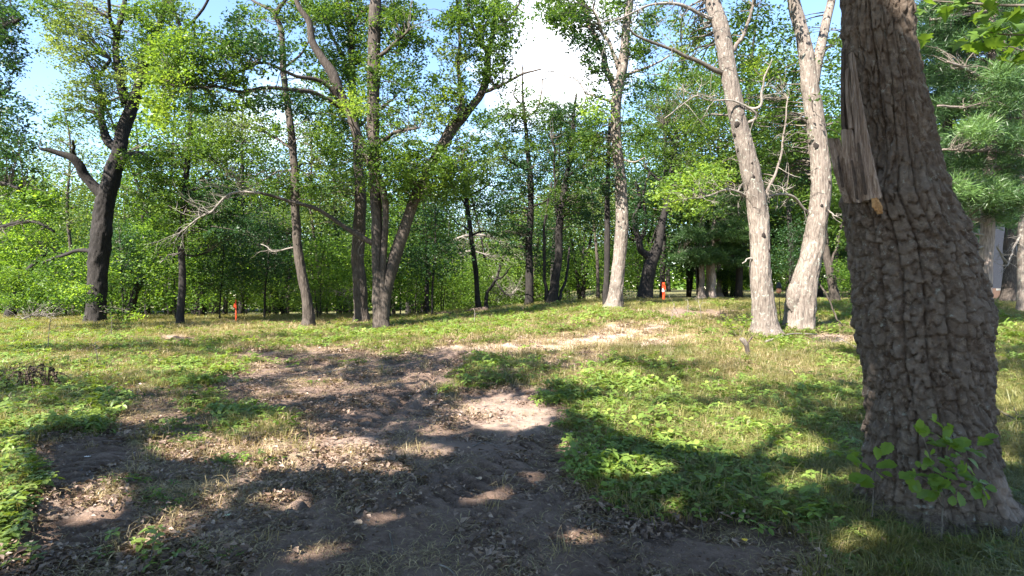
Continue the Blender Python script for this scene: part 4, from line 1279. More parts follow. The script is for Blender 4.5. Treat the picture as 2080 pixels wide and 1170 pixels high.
tall = [proto_tree('tall_oak', 15, 3.3, 4.2, 6000, .19, 'oak', 'bark_dark', 45, 1, r0=.2),
        proto_tree('tall_oak', 15, 2.8, 3.4, 6000, .19, 'under', 'bark_dark', 46, 2, r0=.17),
        proto_tree('tall_oak', 15, 2.5, 5.0, 4500, .19, 'olive', 'bark_mid', 47, 1, r0=.17)]
tk = ['tall open-crowned oak', 'tall twin-stemmed leafy oak', 'tall narrow thin-crowned oak']
for n_, (px, Y, top, k) in enumerate(((300, 42, 215, 0), (70, 40, 330, 1), (150, 37, 215, 2), (345, 38, 90, 1), (440, 44, 215, 2), (490, 39, 165, 0), (545, 46, 250, 1), (650, 40, 215, 2), (690, 44, 130, 0), (800, 42, 205, 1),
        (860, 45, 290, 0), (935, 52, 330, 2), (1000, 50, 250, 1), (1120, 42, 200, 0), (1180, 46, 190, 1), (1215, 39, 265, 2), (1300, 48, 215, 1), (1345, 44, 130, 0), (1400, 50, 60, 1), (1440, 46, 150, 2), (1500, 44, 10, 0), (1560, 50, 80, 1),
        (1610, 40, 100, 0), (1690, 44, 180, 1), (1730, 38, 60, 0), (-30, 42, 200, 0), (1860, 46, 0, 1))):
    zt = EYE + (HY - top) / F * Y
    x = (px - HX) / F * Y
    zt -= float(gz(x, Y))
    s_ = zt / 15
    place(tall[k], n_ in (0, 1, 2), x, Y, max(.62, s_), r.uniform(0, 6.28), 'tree', tk[k], 'behind the front trees', 'tall oaks behind the front trees', sz=1.0)
used = set()
for Yr, stp, where in ((50, 118, 'in the front row of the far wood'), (64, 105, 'in the middle of the far wood'), (86, 84, 'at the back of the far wood')):
    px = -120
    while px < 2200:
        px += stp * r.uniform(.7, 1.3)
        if 905 < px < 1045 and Yr < 60: continue
        if 1900 < px and Yr < 60: continue
        k = int(r.choice([0, 1, 2, 3], p=[.34, .22, .24, .20]))
        if px < 1050 and Yr > 60: k = int(r.choice([0, 3]))
        Y = Yr + r.uniform(-4, 4)
        x = (px - HX) / F * Y
        # skyline height wanted in photo pixels
        skyl = np.interp(px, [-100, 60, 180, 300, 420, 560, 700, 860, 960, 1060, 1200, 1350, 1500, 1650, 1800, 2100], [270, 330, 350, 335, 340, 330, 340, 370, 410, 370, 320, 300, 250, 240, 200, 170])
        skyl += r.uniform(-18, 26) + (20 if Yr > 60 else 0)
        zt = EYE + (HY - skyl) / F * Y - float(gz(x, Y))
        hp = [10.5, 11.5, 9.0, 9.5][k]
        s = max(.6, zt / hp)
        place(back[k], k not in used, x, Y, s, r.uniform(0, 6.28), 'tree', bkind[k], where, 'trees of the far wood')
        used.add(k)
# far belt beyond everything, reads as one mass
r2 = np.random.default_rng(77)
V, Q, T = [], [], []
nc = 8000
a = r2.uniform(-1.25, 1.25, nc); R_ = r2.uniform(112, 128, nc)
zc = r2.uniform(-3.5, 1, nc) + r2.uniform(0, 1, nc) ** 1.2 * (12 + 3.5 * vnoise(a * 9, a * 0, seed=2))
c = np.stack([np.sin(a) * R_, np.cos(a) * R_, zc], 1)
q = (c[:, None, :] + r2.normal(size=(nc, 14, 3)) * np.array([1.1, 1.1, .7])).reshape(-1, 3)
v, f_, tt = leaves(q, .95, np.clip(.5 + .22 * r2.normal(size=len(q)), 0, 1), r=r2, aspect=.8)
o = mesh_np('distant_woods', v, f_, M['under'], None, {'tint': ('FACE', tt)})
tag(o, 'hazy green belt of distant woods closing the view behind everything', 'woods', kind='stuff')

# ------------------------------------------------------------------ PINES
tree('pine_tree', 'tall white pine with feathery drooping boughs just behind the near oak', 17,
     [(1999, 655, 27), (2000, 600, 24), (2002, 520, 25), (2006, 440, 24), (2010, 330, 22), (2013, 220, 20), (2016, 100, 17), (2018, -60, 14), (2020, -260, 8)],
     [{'p': [(2006, 452, 6), (1975, 446, 4), (1945, 443, 3)], 'mat': 'dead', 'dz': -.8, 'twigs': 5, 'tl': .4}, {'p': [(2004, 478, 6), (1980, 474, 4), (1960, 470, 3)], 'mat': 'dead', 'dz': -.4, 'twigs': 4, 'tl': .4},
      {'p': [(2004, 500, 5), (1982, 505, 4), (1962, 512, 2)], 'mat': 'dead', 'dz': -.5}, {'p': [(2008, 395, 6), (2040, 392, 5), (2070, 396, 3)], 'dz': -1},
      {'p': [(2010, 305, 8), (1960, 306, 5), (1915, 304, 4)], 'dz': -2}, {'p': [(2012, 305, 8), (2050, 312, 5), (2090, 318, 3)], 'dz': -1.5}, {'p': [(2013, 215, 8), (1970, 218, 6), (1905, 215, 4)], 'dz': -2}, {'p': [(2014, 170, 8), (1970, 145, 6), (1925, 125, 4)], 'dz': -2},
      {'p': [(2016, 120, 8), (2050, 130, 6), (2090, 120, 4)], 'dz': -1.5}, {'p': [(2012, 250, 8), (2060, 240, 5), (2100, 240, 3)], 'dz': -1}, {'p': [(2010, 360, 7), (1970, 370, 5), (1930, 385, 3)], 'dz': -1.6},
      {'p': [(2017, 20, 8), (1960, 30, 6), (1890, 40, 4)], 'dz': -1}],
     [(1985, 265, 34, 30, .85, 1.2, -1.8), (1990, 390, 70, 30, .6, 1.5, -1), (1950, 380, 40, 22, .8, 1.0, -1.6), (2050, 400, 60, 24, .55, 1.3, -.5), (1960, 330, 60, 20, .35, .9, 0), (2060, 330, 50, 22, .35, .9), (1930, 290, 36, 20, .4, .8),
      (2060, 270, 50, 30, .5, 1.1, -1), (1930, 220, 50, 26, .35, .8, 0), (2050, 200, 60, 30, .5, 1.1, -1), (1960, 190, 60, 20, .3, .8), (2050, 150, 50, 26, .6, 1, -1), (1930, 140, 60, 26, .3, .9), (1890, 90, 50, 40, .3, .9), (1970, 70, 60, 30, .4, .9),
      (1900, 30, 60, 30, .35, .9), (2050, 60, 60, 40, .3, .9), (1980, -20, 120, 40, .4, .8), (2030, 440, 50, 14, .4, .8)],
     bark='bark_pine', leafm='pine', needle=True, seed=51, cover=1.2, leaf=.10, spread=1.4, lm='the white pine', flare=1.15)
tree('pine_tree', 'darker pine standing farther back, glimpsed between the white pine and the near oak', 24,
     [(1935, 640, 20), (1938, 560, 20), (1930, 420, 19), (1925, 300, 18), (1920, 100, 15), (1915, -150, 10)],
     [[(1928, 380, 7), (1880, 390, 5), (1840, 400, 3)], [(1926, 300, 7), (1980, 290, 5), (2040, 300, 3)], [(1922, 200, 7), (1870, 200, 5), (1820, 210, 3)]],
     [(1900, 360, 70, 30, .35, 1.2), (1900, 290, 80, 26, .3, 1.1), (2000, 280, 70, 24, .3, 1.1), (2060, 350, 60, 24, .3, 1.0), (1900, 220, 80, 24, .25, 1.1), (2020, 220, 80, 26, .25, 1.0), (1890, 160, 70, 26, .3, 1.1), (2000, 150, 80, 30, .25, 1.1),
      (1920, 90, 80, 30, .25, 1.1), (2040, 90, 60, 30, .25, 1.1), (1950, 30, 110, 30, .3, 1.1), (1950, 430, 60, 24, .35, .9), (2050, 450, 40, 20, .35, .6), (1960, 480, 30, 30, .4, .7), (2060, 20, 50, 30, .3, 1)],
     bark='bark_dark', leafm='pine', needle=True, seed=52, cover=1.2, leaf=.13, spread=1.8)
tree('pine_tree', 'pale slim sunlit trunk at the far right edge of the wood', 22,
     [(2076, 655, 22), (2077, 600, 18), (2078, 500, 17), (2080, 380, 15), (2084, 200, 12), (2088, 0, 9)],
     [{'p': [(2078, 470, 6), (2060, 500, 4), (2048, 540, 2)], 'mat': 'dead', 'twigs': 14, 'tl': .7, 'dir': (-.7, 0, -.3), 'dz': -.4}],
     [(2100, 150, 60, 50, .4, .7), (2110, 280, 50, 50, .4, .7)], bark='bark_pale', leafm='pine', needle=True, seed=53, leaf=.12)
tree('pine_tree', 'thick brown trunk standing between the white pine and the house porch', 27,
     [(2047, 632, 30), (2049, 590, 26), (2052, 540, 24), (2054, 480, 22), (2056, 380, 20), (2058, 200, 15), (2060, 0, 10)],
     [{'p': [(2052, 540, 6), (2035, 520, 4), (2025, 500, 3)], 'mat': 'dead', 'twigs': 16, 'tl': .7, 'dz': -.5}],
     [(2050, 300, 60, 60, .3, .7), (2050, 180, 60, 50, .3, .7), (2050, 60, 60, 50, .3, .7)], bark='bark_mid', leafm='pine', needle=True, seed=54, leaf=.14)
# group of pine trunks beyond the post
pp = [(1426, 605, 11, 0, 44), (1438, 606, 10, 1, 45), (1449, 606, 11, 0, 43.5), (1462, 602, 10, -2, 48), (1472, 600, 9, 6, 49), (1489, 600, 8, 5, 50), (1503, 600, 8, 0, 52)]
wn = ['leftmost pale trunk of the pine group beyond the post', 'second pale trunk of the pine group beyond the post', 'third and nearest trunk of the pine group beyond the post', 'shaded trunk right of the three pale pine trunks',
      'pine trunk leaning right behind the three pale ones', 'thin leaning dark pine trunk farther right in the group', 'last thin dark trunk at the right of the pine group']
for i, (a, b_, wd, ln, Y) in enumerate(pp):
    tree('pine_tree', wn[i], Y, [(a, b_ + 2, wd + 4), (a + ln * .3, 570, wd + 1), (a + ln, 530, wd - 1), (a + ln * 1.6, 470, wd - 2), (a + ln * 2, 420, wd - 4), (a + ln * 2.4, 375, 3)],
         [[(a + ln, 500, 4), (a - 25, 505, 3), (a - 50, 512, 2)]] if i % 2 == 0 else [],
         [[(1420, 520, 56, 18, .5, 1.3, -1), (1400, 480, 40, 16, .45, 1.0, -1), (1425, 430, 50, 20, .4, 1)], [(1470, 510, 50, 20, .55, 1.3, -1), (1440, 470, 50, 18, .5, 1.1, -1), (1430, 380, 40, 20, .35, .8)],
          [(1500, 470, 50, 24, .55, 1.2, -1), (1500, 530, 40, 16, .4, 1), (1500, 430, 50, 22, .5, 1.1), (1460, 400, 40, 20, .4, .8)], [(1480, 560, 40, 10, .3, 1), (1490, 390, 50, 24, .4, 1), (1500, 340, 40, 26, .35, .8)],
          [(1580, 460, 44, 34, .35, 1), (1570, 400, 40, 30, .35, 1)], [(1590, 520, 40, 30, .4, 1), (1600, 340, 40, 30, .3, .7)], [(1700, 430, 40, 60, .3, 1), (1690, 330, 40, 50, .3, .8), (1710, 520, 30, 30, .35, .8)]][i],
         bark='bark_pine' if i < 4 else 'bark_dark', leafm='pine', needle=True, seed=60 + i, leaf=.16, cover=1.3, k=8, sides=5, group='pine group beyond the post', spread=1.5)
tree('oak_tree', 'slim grey trunk curving up just right of the pale forked trunk', 27,
     [(1696, 622, 20), (1692, 590, 17), (1685, 550, 16), (1676, 510, 14), (1672, 450, 12), (1674, 380, 9), (1680, 300, 6)], [[(1684, 545, 6), (1700, 500, 4), (1712, 450, 3)]],
     [(1700, 400, 34, 50, .4, .8), (1700, 480, 30, 30, .5, .8), (1710, 560, 26, 20, .5, .8, 0, 'under')], bark='bark_mid', seed=70, k=10, sides=6)

# background trunks on the left
bgt = [('dark trunk pair leaning apart behind the slim dark trunk', 34, [(404, 636, 26), (410, 590, 22), (416, 550, 18), (424, 500, 12), (422, 440, 9)], [[(412, 595, 16), (432, 560, 11), (448, 530, 8), (470, 480, 5)], [(420, 520, 7), (400, 516, 5), (388, 520, 3)]], [(430, 480, 50, 30, .35, .9), (400, 440, 50, 30, .35, .8)]),
       ('crooked dark tree bending right, between the forked oak and the slim trunk', 33, [(262, 645, 15), (270, 610, 14), (282, 575, 13), (300, 548, 11), (322, 520, 9), (318, 500, 7), (305, 492, 4)], [[(322, 520, 6), (345, 505, 4), (365, 500, 3)]], [(300, 480, 50, 30, .5, .9, 0, 'under')]),
       ('leaning dark tree near the left edge with a long arm to the forked oak', 31, [(18, 662, 20), (28, 620, 17), (38, 580, 14), (60, 545, 10), (85, 520, 8), (110, 515, 6), (165, 512, 4)], [[(24, 640, 12), (34, 560, 9), (52, 500, 7), (80, 460, 5)]], [(60, 470, 60, 34, .55, .9, 0, 'under'), (10, 560, 50, 34, .6, .9, 0, 'under')]),
       ('small double trunk standing left of the leaning brown-footed trunk', 36, [(577, 632, 11), (574, 600, 10), (584, 570, 8), (590, 530, 6), (592, 480, 4)], [[(566, 632, 8), (562, 600, 7), (560, 560, 5), (556, 520, 4)]], [(560, 520, 60, 30, .35, 1, 0, 'dark'), (520, 470, 60, 34, .3, 1, 0, 'dark'), (570, 450, 50, 30, .4, .8)]),
       ('thin dark upright trunk right of the many-stemmed maple', 33, [(868, 640, 9), (868, 600, 9), (869, 560, 9), (866, 500, 8), (862, 440, 6), (858, 400, 4)], [[(867, 540, 6), (850, 530, 4), (826, 536, 3)], [(866, 510, 5), (880, 480, 4), (890, 460, 3)]], [(860, 470, 44, 34, .5, .8), (900, 500, 44, 26, .5, .7), (830, 520, 40, 26, .4, .7, 0, 'dark')]),
       ('bare crooked stem rising from the dark log by the clearing', 31, [(988, 622, 8), (990, 600, 7), (1000, 578, 6), (1012, 555, 5), (1016, 535, 3)], [[(1004, 570, 4), (1025, 560, 3), (1040, 540, 2)]], [])]
for i, (lb, Y, tk, bo, bl) in enumerate(bgt):
    tree('oak_tree', lb, Y, tk, bo, bl, bark='bark_dark', seed=80 + i, k=9, sides=6, leaf=.10)


# dead bleached crown fallen by the clearing
def bare_brush(name, label, cat, spine, Y, n, tl, dr, m_='dead', seed=1, r0=3):
    r = np.random.default_rng(seed)
    bp, br = limb3(spine, Y, .8, 6, 1.5, seed)
    root = thing(name, tuple(bp[0]), label, cat)
    g = Geo(); g.tube(bp, br, 6, .1, seed); g.build('stem', M[m_], root, smooth=True)
    g = Geo(); twiggy(g, bp, br, r, n, tl, dr); g.build('twig_spray', M[m_], root)
    return root


bare_brush('dead_branch', 'bleached bare crown of a fallen tree in the clearing, upper arc', 'dead branch', [(880, 545, 4), (905, 500, 5), (940, 480, 5), (985, 478, 4), (1012, 490, 2)], 42, 70, 2.2, (.6, 0, .1), seed=2)
bare_brush('dead_branch', 'bleached bare boughs lying lower in the clearing', 'dead branch', [(875, 520, 4), (910, 525, 5), (950, 510, 4), (1000, 520, 2)], 41, 70, 2.0, (.7, 0, -.1), seed=3)
bare_brush('dead_branch', 'pale tangle of dead twigs on the ground right of the clearing', 'dead branch', [(1000, 560, 3), (1020, 590, 4), (1035, 600, 3), (1050, 585, 2)], 40, 60, 1.4, (.1, 0, .2), seed=4)
bare_brush('dead_branch', 'white dead twigs lying between the leaning trunk and the furrowed trunk', 'dead branch', [(680, 590, 3), (705, 600, 4), (725, 606, 3)], 33, 50, 1.1, (-.3, 0, .1), seed=5)
bare_brush('dead_branch', 'bare pale brush at the foot of the trees by the left edge', 'dead branch', [(40, 650, 3), (70, 640, 4), (110, 638, 3)], 28, 60, 1.0, (.2, 0, .2), seed=6)

# logs on the ground
for lb, a, b_, Y, wd, m_ in (('dark rotten log lying under the slim tree before the clearing', (948, 625), (990, 621), 29.5, 13, 'rot'), ('short dark rotten log right of the thin upright trunk', (885, 634), (915, 632), 29, 10, 'rot')):
    p0, p1 = P(*a, Y), P(*b_, Y + .4)
    p0[2] = float(gz(p0[0], p0[1])) + .1; p1[2] = float(gz(p1[0], p1[1])) + .12
    g = Geo(); L_ = smooth_line(np.array([p0, (p0 + p1) / 2 + [0, 0, .03], p1]), 6)
    g.tube(L_, np.full(len(L_), wd / F * Y / 2), 10, .25, 7, dfreq=5)
    tag(g.build('log', M[m_], None, smooth=True), lb, 'log')

# ------------------------------------------------------------------ SMALL THINGS
# red flagged stake on the left
b = G(479, 660); b[1] = 27.5; b[0] = (479 - HX) / F * 27.5; b[2] = float(gz(b[0], b[1]))
st = thing('survey_stake', tuple(b), 'thin red stake with red flagging tied on, left of the leaning trunk', 'stake')
k = 27.5 / F
g = Geo(); g.box(b + [0, 0, 24 * k], (.038, .025, 48 * k + .06)); g.build('stake', M['red'], st)
g = Geo()
r = np.random.default_rng(3)
for i in range(5):
    g.box(b + [r.uniform(-.05, .05), -.03 - .006 * i, (38 + r.uniform(-4, 4)) * k], (.055, .008, .16), r.uniform(-.8, .8))
o = g.build('ribbon', M['red'], st); o['label'] = 'loose red ribbon knotted near the top'
g = Geo()
for i in range(3):
    g.box(b + [r.uniform(-.03, .03), -.03 - .006 * i, (16 + r.uniform(-3, 3)) * k], (.05, .008, .12), r.uniform(-.8, .8))
g.build('ribbon', M['red'], st)
LAND.append((479, 'the thin red stake'))
# red and white post on the right
Y = 41.0
b = P(1348, 608, Y); b[2] = float(gz(b[0], b[1])); k = Y / F
st = thing('marker_post', tuple(b), 'orange-red post with a white band, beside the crooked low-forking tree', 'post')
for z0, z1, m_, wd in ((-2, 9, 'red', 5), (9, 17, 'red', 6), (17, 24, 'ribbon', 5.5), (24, 36, 'red', 6)):
    g = Geo(); zc = (z0 + z1) / 2 * k
    pts = [[b[0] + (.02 * math.sin(z0)), b[1], b[2] + z0 * k + .002], [b[0], b[1], b[2] + z1 * k - .002]]
    g.tube(np.array(pts), np.array([wd, wd * .96]) * k / 2, 10)
    g.build('band', M[m_], st)
g = Geo(); g.box(b + [.03, -.10, 26 * k], (.16, .012, .26), .3); g.build('ribbon', M['red'], st)
# bird feeder on a bent pole between the pale trunks
Y = 17.6
b = P(1588, 650, Y); b[2] = float(gz(b[0], b[1])); k = Y / F
fd = thing('bird_feeder', tuple(b), 'small feeder, orange bowl and black hood, on dark pole between the pale trunks', 'bird feeder')
top = P(1582, 596, Y)
g = Geo(); g.tube(smooth_line(np.array([b - [0, 0, .1], P(1584, 628, Y), top]), 5), np.full(11, .012), 6); g.build('pole', M['black'], fd, smooth=True)
g = Geo(); hs_ = np.array([0, .03, .08, .12, .15]); g.tube(np.stack([np.full(5, top[0]), np.full(5, top[1]), top[2] + hs_], 1), np.array([.03, .065, .075, .06, .05]), 14); g.build('bowl', M['orange'], fd, smooth=True)
g = Geo(); hs_ = np.array([.15, .18, .26, .30, .33]); g.tube(np.stack([np.full(5, top[0]), np.full(5, top[1]), top[2] + hs_], 1), np.array([.09, .085, .06, .05, .01]), 14); g.build('hood', M['black'], fd, smooth=True)
# forked snag
Yb = G(1521, 728)
sn = thing('dead_snag', tuple(Yb), 'short forked grey snag standing in the grass before the pale trunks', 'snag')
Y = Yb[1]
g = Geo(); p_, r_ = limb3([(1522, 730, 11), (1518, 712, 9), (1516, 700, 10)], Y); g.tube(p_, r_, 8, .15, 2); g.build('stem', M['bark_mid'], sn, smooth=True)
g = Geo(); p_, r_ = limb3([(1516, 701, 8), (1510, 692, 10), (1503, 688, 5)], Y); g.tube(p_, r_, 8, .2, 3); g.build('prong', M['bark_pale'], sn, smooth=True)
g = Geo(); p_, r_ = limb3([(1517, 700, 5), (1522, 692, 4), (1528, 684, 4), (1526, 690, 2)], Y); g.tube(p_, r_, 6, .1, 4); g.build('prong', M['rot'], sn, smooth=True)


def stick(label, pix, wd, m_='dead', lift=.03, name='fallen_stick', twigs=0):
    pts = np.array([G(*p_) for p_ in pix])
    pts[:, 2] = fine(pts[:, 0], pts[:, 1])[0] + lift
    L_ = smooth_line(pts, 5)
    Ym = pts[:, 1].mean()
    rd = np.linspace(wd, wd * .5, len(L_)) / F * Ym / 2
    g = Geo(); g.tube(L_, rd, 6, .15, 3)
    if twigs:
        r = np.random.default_rng(len(label)); twiggy(g, L_, rd, r, twigs, .25, (0, 0, .2))
    return tag(g.build(name, M[m_], None, smooth=True), label, 'stick')


stick('long thin straw-coloured stick lying over the dark soil, middle left', [(590, 770), (640, 757), (700, 748), (760, 742)], 3)
stick('pale stick leaning across the feet of the two pale trunks', [(1555, 706), (1590, 694), (1615, 688), (1660, 686)], 4, lift=.12)
stick('thin wavy grey stick in the grass below the pale trunks', [(1560, 733), (1595, 724), (1640, 724), (1690, 730)], 3)
stick('dark twig lying in the grass right of the near oak', [(2015, 842), (2040, 856), (2075, 880)], 6, 'twig', .10, twigs=4)
stick('dark forked stick on the grass near the left edge', [(5, 684), (40, 678), (90, 680)], 3, 'rot', .05)
stick('pale straight twig beyond the near oak, left of it', [(1700, 690), (1735, 715), (1752, 727)], 3, lift=.1)
stick('thin curved dark twig on the bare soil at the bottom', [(792, 1080), (798, 1110), (775, 1140)], 4, 'twig', .012)
stick('small pale twig on the bare soil, bottom centre', [(893, 1138), (910, 1150), (925, 1168)], 4, 'dead', .012)
stick('thin dark twig on the smooth bare soil', [(900, 1100), (920, 1085), (932, 1078)], 3, 'twig', .012)
stick('short grey stick on sunlit straw by the leaning trunk', [(600, 667), (612, 665), (626, 664)], 4, 'dead', .05)
stick('short snapped grey stick on the left soil, by the pit', [(215, 905), (235, 898), (262, 893)], 4, 'dead', .015)
stick('thin brown stick across the lower left soil', [(380, 1045), (430, 1030), (475, 1034)], 4, 'twig', .012)
stick('bent twig on the soil under the sunny patch', [(960, 900), (985, 893), (1015, 905)], 3, 'dead', .012)
stick('brown forked twig on the litter at the lower right soil', [(1180, 1060), (1225, 1050), (1265, 1062)], 5, 'twig', .015, twigs=4)
stick('short dark stick at the edge of the right-hand ground cover', [(1290, 1090), (1330, 1078), (1352, 1080)], 5, 'rot', .02)
for i, (a, b_, sz, lb) in enumerate(((705, 1015, .035, 'small brown clod of earth on the tyre ridges'), (1120, 925, .05, 'dark earth clod at the right end of the tread marks'), (260, 985, .05, 'earth clod on the left pit rim'), (770, 690, .05, 'grey clod at the foot of the many-stemmed maple'),
                                     (1255, 1120, .045, 'larger brown clod at the bottom by the torn soil edge'), (940, 716, .09, 'dark clod where the long rut ends'))):
    q = G(a, b_); q[2] = float(fine(np.array([q[0]]), np.array([q[1]]))[0][0])
    u_, v_ = np.meshgrid(np.linspace(0, math.pi, 9), np.linspace(0, 2 * math.pi, 14, endpoint=False), indexing='ij')
    dx = np.stack([np.sin(u_) * np.cos(v_) * 1.3, np.sin(u_) * np.sin(v_), np.cos(u_) * .6], -1).reshape(-1, 3) * sz
    dx *= (1 + .35 * fbm(dx[:, 0] / sz * 1.7 + i, dx[:, 1] / sz * 1.7, dx[:, 2] / sz * 1.7, o=3, seed=i))[:, None]
    gg = Geo(); gg.add(dx + q + [0, 0, sz * .2], np.array([[e * 14 + j, e * 14 + (j + 1) % 14, (e + 1) * 14 + (j + 1) % 14, (e + 1) * 14 + j] for e in range(8) for j in range(14)]))
    tag(gg.build('earth_clod', M['rot'], None, smooth=True), lb, 'clod')
for i, (a, b_, lb) in enumerate(((1360, 655, 'bare'), (1395, 645, 'forked'), (1425, 652, 'upright'))):
    gp = G(a, b_); gg = Geo(); r = np.random.default_rng(i)
    top = gp + np.array([r.uniform(-.3, .4), r.uniform(-.1, .1), .6])
    L_ = smooth_line(np.array([gp - [0, 0, .05], (gp + top) / 2 + r.normal(size=3) * .04, top]), 4)
    gg.tube(L_, np.linspace(.014, .005, len(L_)), 5, .1, i); twiggy(gg, L_, np.full(len(L_), .012), r, 3, .35, (0, 0, .5))
    tag(gg.build('dead_stalk', M['dead'], None), f'{lb} pale dead stalk behind the sunny path, {["leftmost", "middle one", "rightmost"][i]} of three', 'stalk')
for i, (a, b_, h_, lb) in enumerate(((1028, 642, .42, 'thin dark dead stem on the grass before the clearing'), (1060, 640, .4, 'second thin dead stem, just right of the first before the clearing'), (97, 720, .8, 'dark dried stalk on the left meadow behind the drooping fronds'),
                                     (225, 690, .6, 'thin dark stalk on the grass before the forked oak'), (195, 745, .45, 'dark bunched seed stalk in the sunny left grass'), (963, 660, .5, 'pale dry grass stalk in front of the slim tree'))):
    gp = G(a, b_); gg = Geo(); r = np.random.default_rng(i + 40)
    L_ = smooth_line(np.array([gp - [0, 0, .05], gp + [.02, 0, h_ * .5], gp + [r.uniform(-.1, .1), 0, h_]]), 4)
    gg.tube(L_, np.linspace(.014, .006, len(L_)), 5, .1, i); twiggy(gg, L_, np.full(len(L_), .01), r, 6, .16, (0, 0, .6))
    tag(gg.build('dead_stalk', M['dead' if 'pale' in lb else 'twig'], None), lb, 'stalk')
# drooping dark fronds on the left
for i, (a, b_) in enumerate(((50, 800), (95, 796))):
    gp = G(a, b_); root = thing('dried_fern', tuple(gp), ['clump of dark drooping dried fronds in the left grass', 'second, darker clump of dried fronds just right of the first'][i], 'fern')
    r = np.random.default_rng(i + 7)
    for s_ in range(9):
        an = r.uniform(-1.2, 1.2); hh_ = r.uniform(.25, .42)
        e = np.array([math.sin(an) * .35, r.uniform(-.15, .15), 0])
        L_ = smooth_line(np.array([gp, gp + e * .4 + [0, 0, hh_], gp + e + [0, 0, hh_ * .75], gp + e * 1.25 + [0, 0, hh_ * .25]]), 5)
        g = Geo(); g.tube(L_, np.linspace(.008, .003, len(L_)), 4)
        V_, Q_, T_ = leaves(L_[4:] + r.normal(size=(len(L_) - 4, 3)) * .01, .07, np.full(len(L_) - 4, .3), r=r)
        g.add(V_, Q_)
        g.build('frond', M['rot'], root)

# mound of turned earth on the left grass
gp = G(362, 694)
u = np.linspace(-1, 1, 34); UU, VV = np.meshgrid(u, u)
rr = np.sqrt(UU ** 2 + VV ** 2)
hz = .16 * np.maximum(0, 1 - rr) ** .8 * (1 + .9 * fbm(UU * 3 + 4, VV * 3, o=3, seed=4)) - .04 * (rr > .95)
vv = np.stack([gp[0] + UU * .62, gp[1] + VV * .5, gz(gp[0] + UU * .62, gp[1] + VV * .5) + hz], -1).reshape(-1, 3)
ii = np.arange(34 * 34).reshape(34, 34)
qd = np.stack([ii[:-1, :-1], ii[:-1, 1:], ii[1:, 1:], ii[1:, :-1]], -1).reshape(-1, 4)
tag(mesh_np('earth_mound', vv, qd, M['rot'], None, smooth=True), 'small dark heap of turned earth on the left grass', 'mound')

# ------------------------------------------------------------------ the house beyond the pines
hx, hy = P(2105, 560, 38)[0], 38.0
hz0 = float(gz(hx, hy))
hs = thing('house', (hx, hy, hz0), 'blue-grey house with white porch railing glimpsed past the pines', 'house')
g = Geo(); g.box((hx + 3.0, hy + 4, hz0 + 3.0), (8.4, 6, 4.6)); g.build('wall', M['siding'], hs)
g = Geo(); g.box((hx + 3.0, hy + 4, hz0 + .25), (8.5, 6.1, .9)); g.build('foundation', M['brick'], hs)
g = Geo()
v = np.array([[hx - 1.6, hy + .6, hz0 + 5.3], [hx + 7.6, hy + .6, hz0 + 5.3], [hx + 7.6, hy + 7.4, hz0 + 5.3], [hx - 1.6, hy + 7.4, hz0 + 5.3], [hx - 1.6, hy + 4, hz0 + 7.6], [hx + 7.6, hy + 4, hz0 + 7.6]])
g.add(v, np.array([[0, 1, 5, 4], [3, 4, 5, 2], [0, 3, 2, 1]]), np.array([[0, 4, 3], [1, 2, 5]])); g.build('roof', M['roof'], hs)
for wx in (-.3, 1.4, 3.2):
    g = Geo()
    for s_ in (-1, 1):
        g.box((hx + wx + s_ * .42, hy + .985, hz0 + 2.9), (.08, .06, 1.5)); g.box((hx + wx, hy + .985, hz0 + 2.9 + s_ * .71), (.76, .06, .08))
    g.box((hx + wx, hy + .985, hz0 + 2.9), (.76, .05, .05))
    fr = g.build('window', M['white'], hs)
    g = Geo(); g.box((hx + wx, hy + .99, hz0 + 2.9), (.74, .02, 1.3)); g.build('pane', M['glass'], fr)
g = Geo(); g.box((hx + 2, hy - .2, hz0 + .62), (7.5, 2.3, .12)); pf = g.build('porch_floor', M['white'], hs)
g = Geo(); g.box((hx + 2, hy - 1.25, hz0 + 1.52), (7.5, .07, .07)); g.build('railing', M['white'], hs)
g = Geo(); g.box((hx + 2, hy - 1.25, hz0 + .86), (7.5, .06, .06)); g.build('railing', M['white'], hs)
bal = None
for i in range(30):
    if bal is None:
        g = Geo(); g.box((hx - 1.6, hy - 1.25, hz0 + 1.19), (.045, .045, .58)); bal = g.build('baluster', M['white'], hs)
    else:
        b2 = bal.copy(); COL.objects.link(b2); b2.location.x += .25 * i
for i, xo in enumerate((-1.7, .9, 3.4)):
    g = Geo(); g.box((hx + xo, hy - 1.25, hz0 + 2.6), (.13, .13, 3.9)); g.build('porch_post', M['white'], hs)

